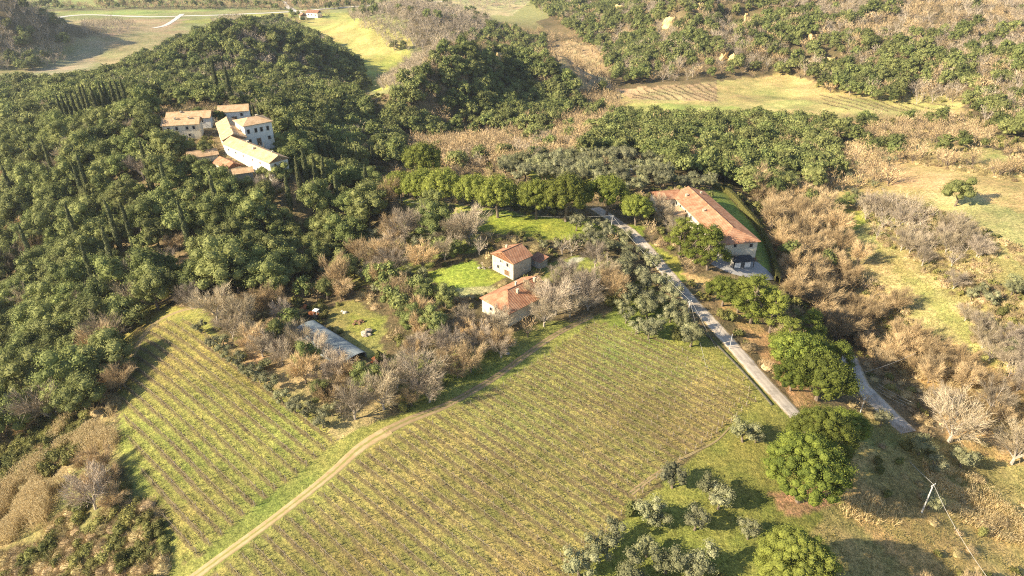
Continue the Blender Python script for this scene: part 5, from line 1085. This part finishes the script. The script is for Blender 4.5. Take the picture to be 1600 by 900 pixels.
# ------------------------------------------------------------------ vine rows
rv = np.random.RandomState(8)
def vine_rows(poly, edge_lab, grp, lab, hgt, dens, margin=1.6, zmode=0):
    P = np.array([at(a, b_)[:2] for a, b_ in poly]); c = P @ RN / ROWSP; k0, k1 = int(c.min()) - 1, int(c.max()) + 2; rows = []
    for k in range(k0, k1):
        s = np.arange((P @ RD).min(), (P @ RD).max(), .8); base_ = RN * (k + .5) * ROWSP; xy = base_ + RD * s[:, None]; z = H(xy[:, 0], xy[:, 1]); px, py, _ = project(xy[:, 0], xy[:, 1], z)
        inn = inpoly(px, py, poly)
        for bx_, by_, br_ in BLOCKROAD: inn &= (xy[:, 0] - bx_) ** 2 + (xy[:, 1] - by_) ** 2 > (br_ + 1.2) ** 2
        if inn.sum() < 5: continue
        run = np.flatnonzero(np.diff(np.concatenate([[0], inn.astype(int), [0]]))); b0 = int(np.argmax(run[1::2] - run[::2])); inn[:] = False; inn[run[2 * b0]:run[2 * b0 + 1]] = True
        if inn.sum() < 5: continue
        xy, z = xy[inn], z[inn]; keep = rv.rand(len(xy)) < dens; q = xy[keep]; zq = z[keep]
        if len(q) < 4: continue
        o0 = np.array([xy[0][0], xy[0][1], z[0]]); B = np.column_stack([q, zq]) - o0 + rv.randn(len(q), 3) * [.12, .12, 0]
        mb = MB(); m_ = len(B)
        twigs(mb, B - [0, 0, .05], np.tile([0, 0, 1.0], (m_, 1)) + rv.randn(m_, 3) * .12, hgt * 1.1, .05, rv)
        for rep in range(6):
            T_ = B + [0, 0, hgt * rv.uniform(.4, 1)] + rv.randn(m_, 3) * .1; D = rv.randn(m_, 3) * .6 + np.array([RD[0], RD[1], 0]) * rv.choice([-1, 1], (m_, 1)) * .9 + [0, 0, .45]
            twigs(mb, T_, D, rv.uniform(.35, .9, m_), .04, rv)
        root = empty('vine_row', o0); rows.append((k, root)); mb.build('vines', M['vine'], root)
        pm = MB()
        for i in range(0, len(xy), 6): pm.box((xy[i][0] - o0[0], xy[i][1] - o0[1], z[i] - o0[2] + .55), (.07, .07, 1.3))
        pm.box((xy[-1][0] - o0[0], xy[-1][1] - o0[1], z[-1] - o0[2] + .6), (.09, .09, 1.4)); pl_ = xy[::6] if len(xy[::6]) > 1 else xy[[0, -1]]; pm.tube([(a - o0[0], b_ - o0[1], float(H(a, b_)) - o0[2] + .75) for a, b_ in pl_], [.012] * len(pl_), 3); pm.build('posts', M['vinepost'], root)
    for i, (k, root) in enumerate(rows): tag(root, lab % nth(i + 1), 'vine row', grp)
    return len(rows)
M['vinepost'] = simple('grey_post', (.26, .22, .17), (.40, .35, .28), 2)
n1_ = vine_rows(FIELD_R, '', 'vine rows of the large vineyard', '%s dormant vine row of the large right vineyard, counted from its bottom left corner', .7, .85)
n2_ = vine_rows(FIELD_L, '', 'vine rows of the left vineyard', '%s dormant vine row of the smaller left vineyard, counted from its lower left side', .7, .9)
# distant striped vineyard
def far_rows(poly, ang, sp, lab, grp):
    P = np.array([at(a, b_)[:2] for a, b_ in poly]); d_ = np.array([math.cos(ang), math.sin(ang)]); n_ = np.array([-d_[1], d_[0]]); c = P @ n_ / sp; m = 0
    for k in range(int(c.min()), int(c.max()) + 1):
        s = np.arange((P @ d_).min(), (P @ d_).max(), 1.5); xy = n_ * k * sp + d_ * s[:, None]; z = H(xy[:, 0], xy[:, 1]); px, py, _ = project(xy[:, 0], xy[:, 1], z); inn = inpoly(px, py, poly)
        if inn.sum() < 4: continue
        B = np.column_stack([xy[inn], z[inn]]); o0 = B[0].copy(); B = B - o0; mb = MB()
        for rep in range(5): twigs(mb, B + rv.randn(len(B), 3) * [.3, .3, .1], rv.randn(len(B), 3) * .7 + [0, 0, 1], 1.4, .14, rv)
        o = mb.build('vine_row', M['vine']); o.location = o0; m += 1; tag(o, lab % nth(m), 'vine row', grp)
    return m
n3_ = far_rows([(985,148),(1000,138),(1122,129),(1122,158),(990,156)], R(100), 5.5, '%s dark row of the distant striped vineyard below the cliffs, counted across it', 'rows of the distant striped vineyard')
n4_ = far_rows([(1280,148),(1340,152),(1480,160),(1500,172),(1400,176),(1290,170)], R(100), 7, '%s short plant row at the right end of the pale open field, counted across it', 'plant rows of the pale open field')
print('ROWS', n1_, n2_, n3_, n4_)

# ------------------------------------------------------------------ air
hz = MB(); hz.box((430, 2800, 19), (13700, 9800, 160)); 
hm = bpy.data.materials.new('haze'); hm.use_nodes = True; t = hm.node_tree; t.nodes.remove(t.nodes['Principled BSDF'])
pv_ = t.nodes.new('ShaderNodeVolumePrincipled'); pv_.inputs['Color'].default_value = (.80, .88, 1, 1); pv_.inputs['Density'].default_value = .00009; pv_.inputs['Anisotropy'].default_value = .3
t.links.new(pv_.outputs[0], t.nodes['Material Output'].inputs['Volume'])
ho = hz.build('haze', hm); tag(ho, kind='stuff')
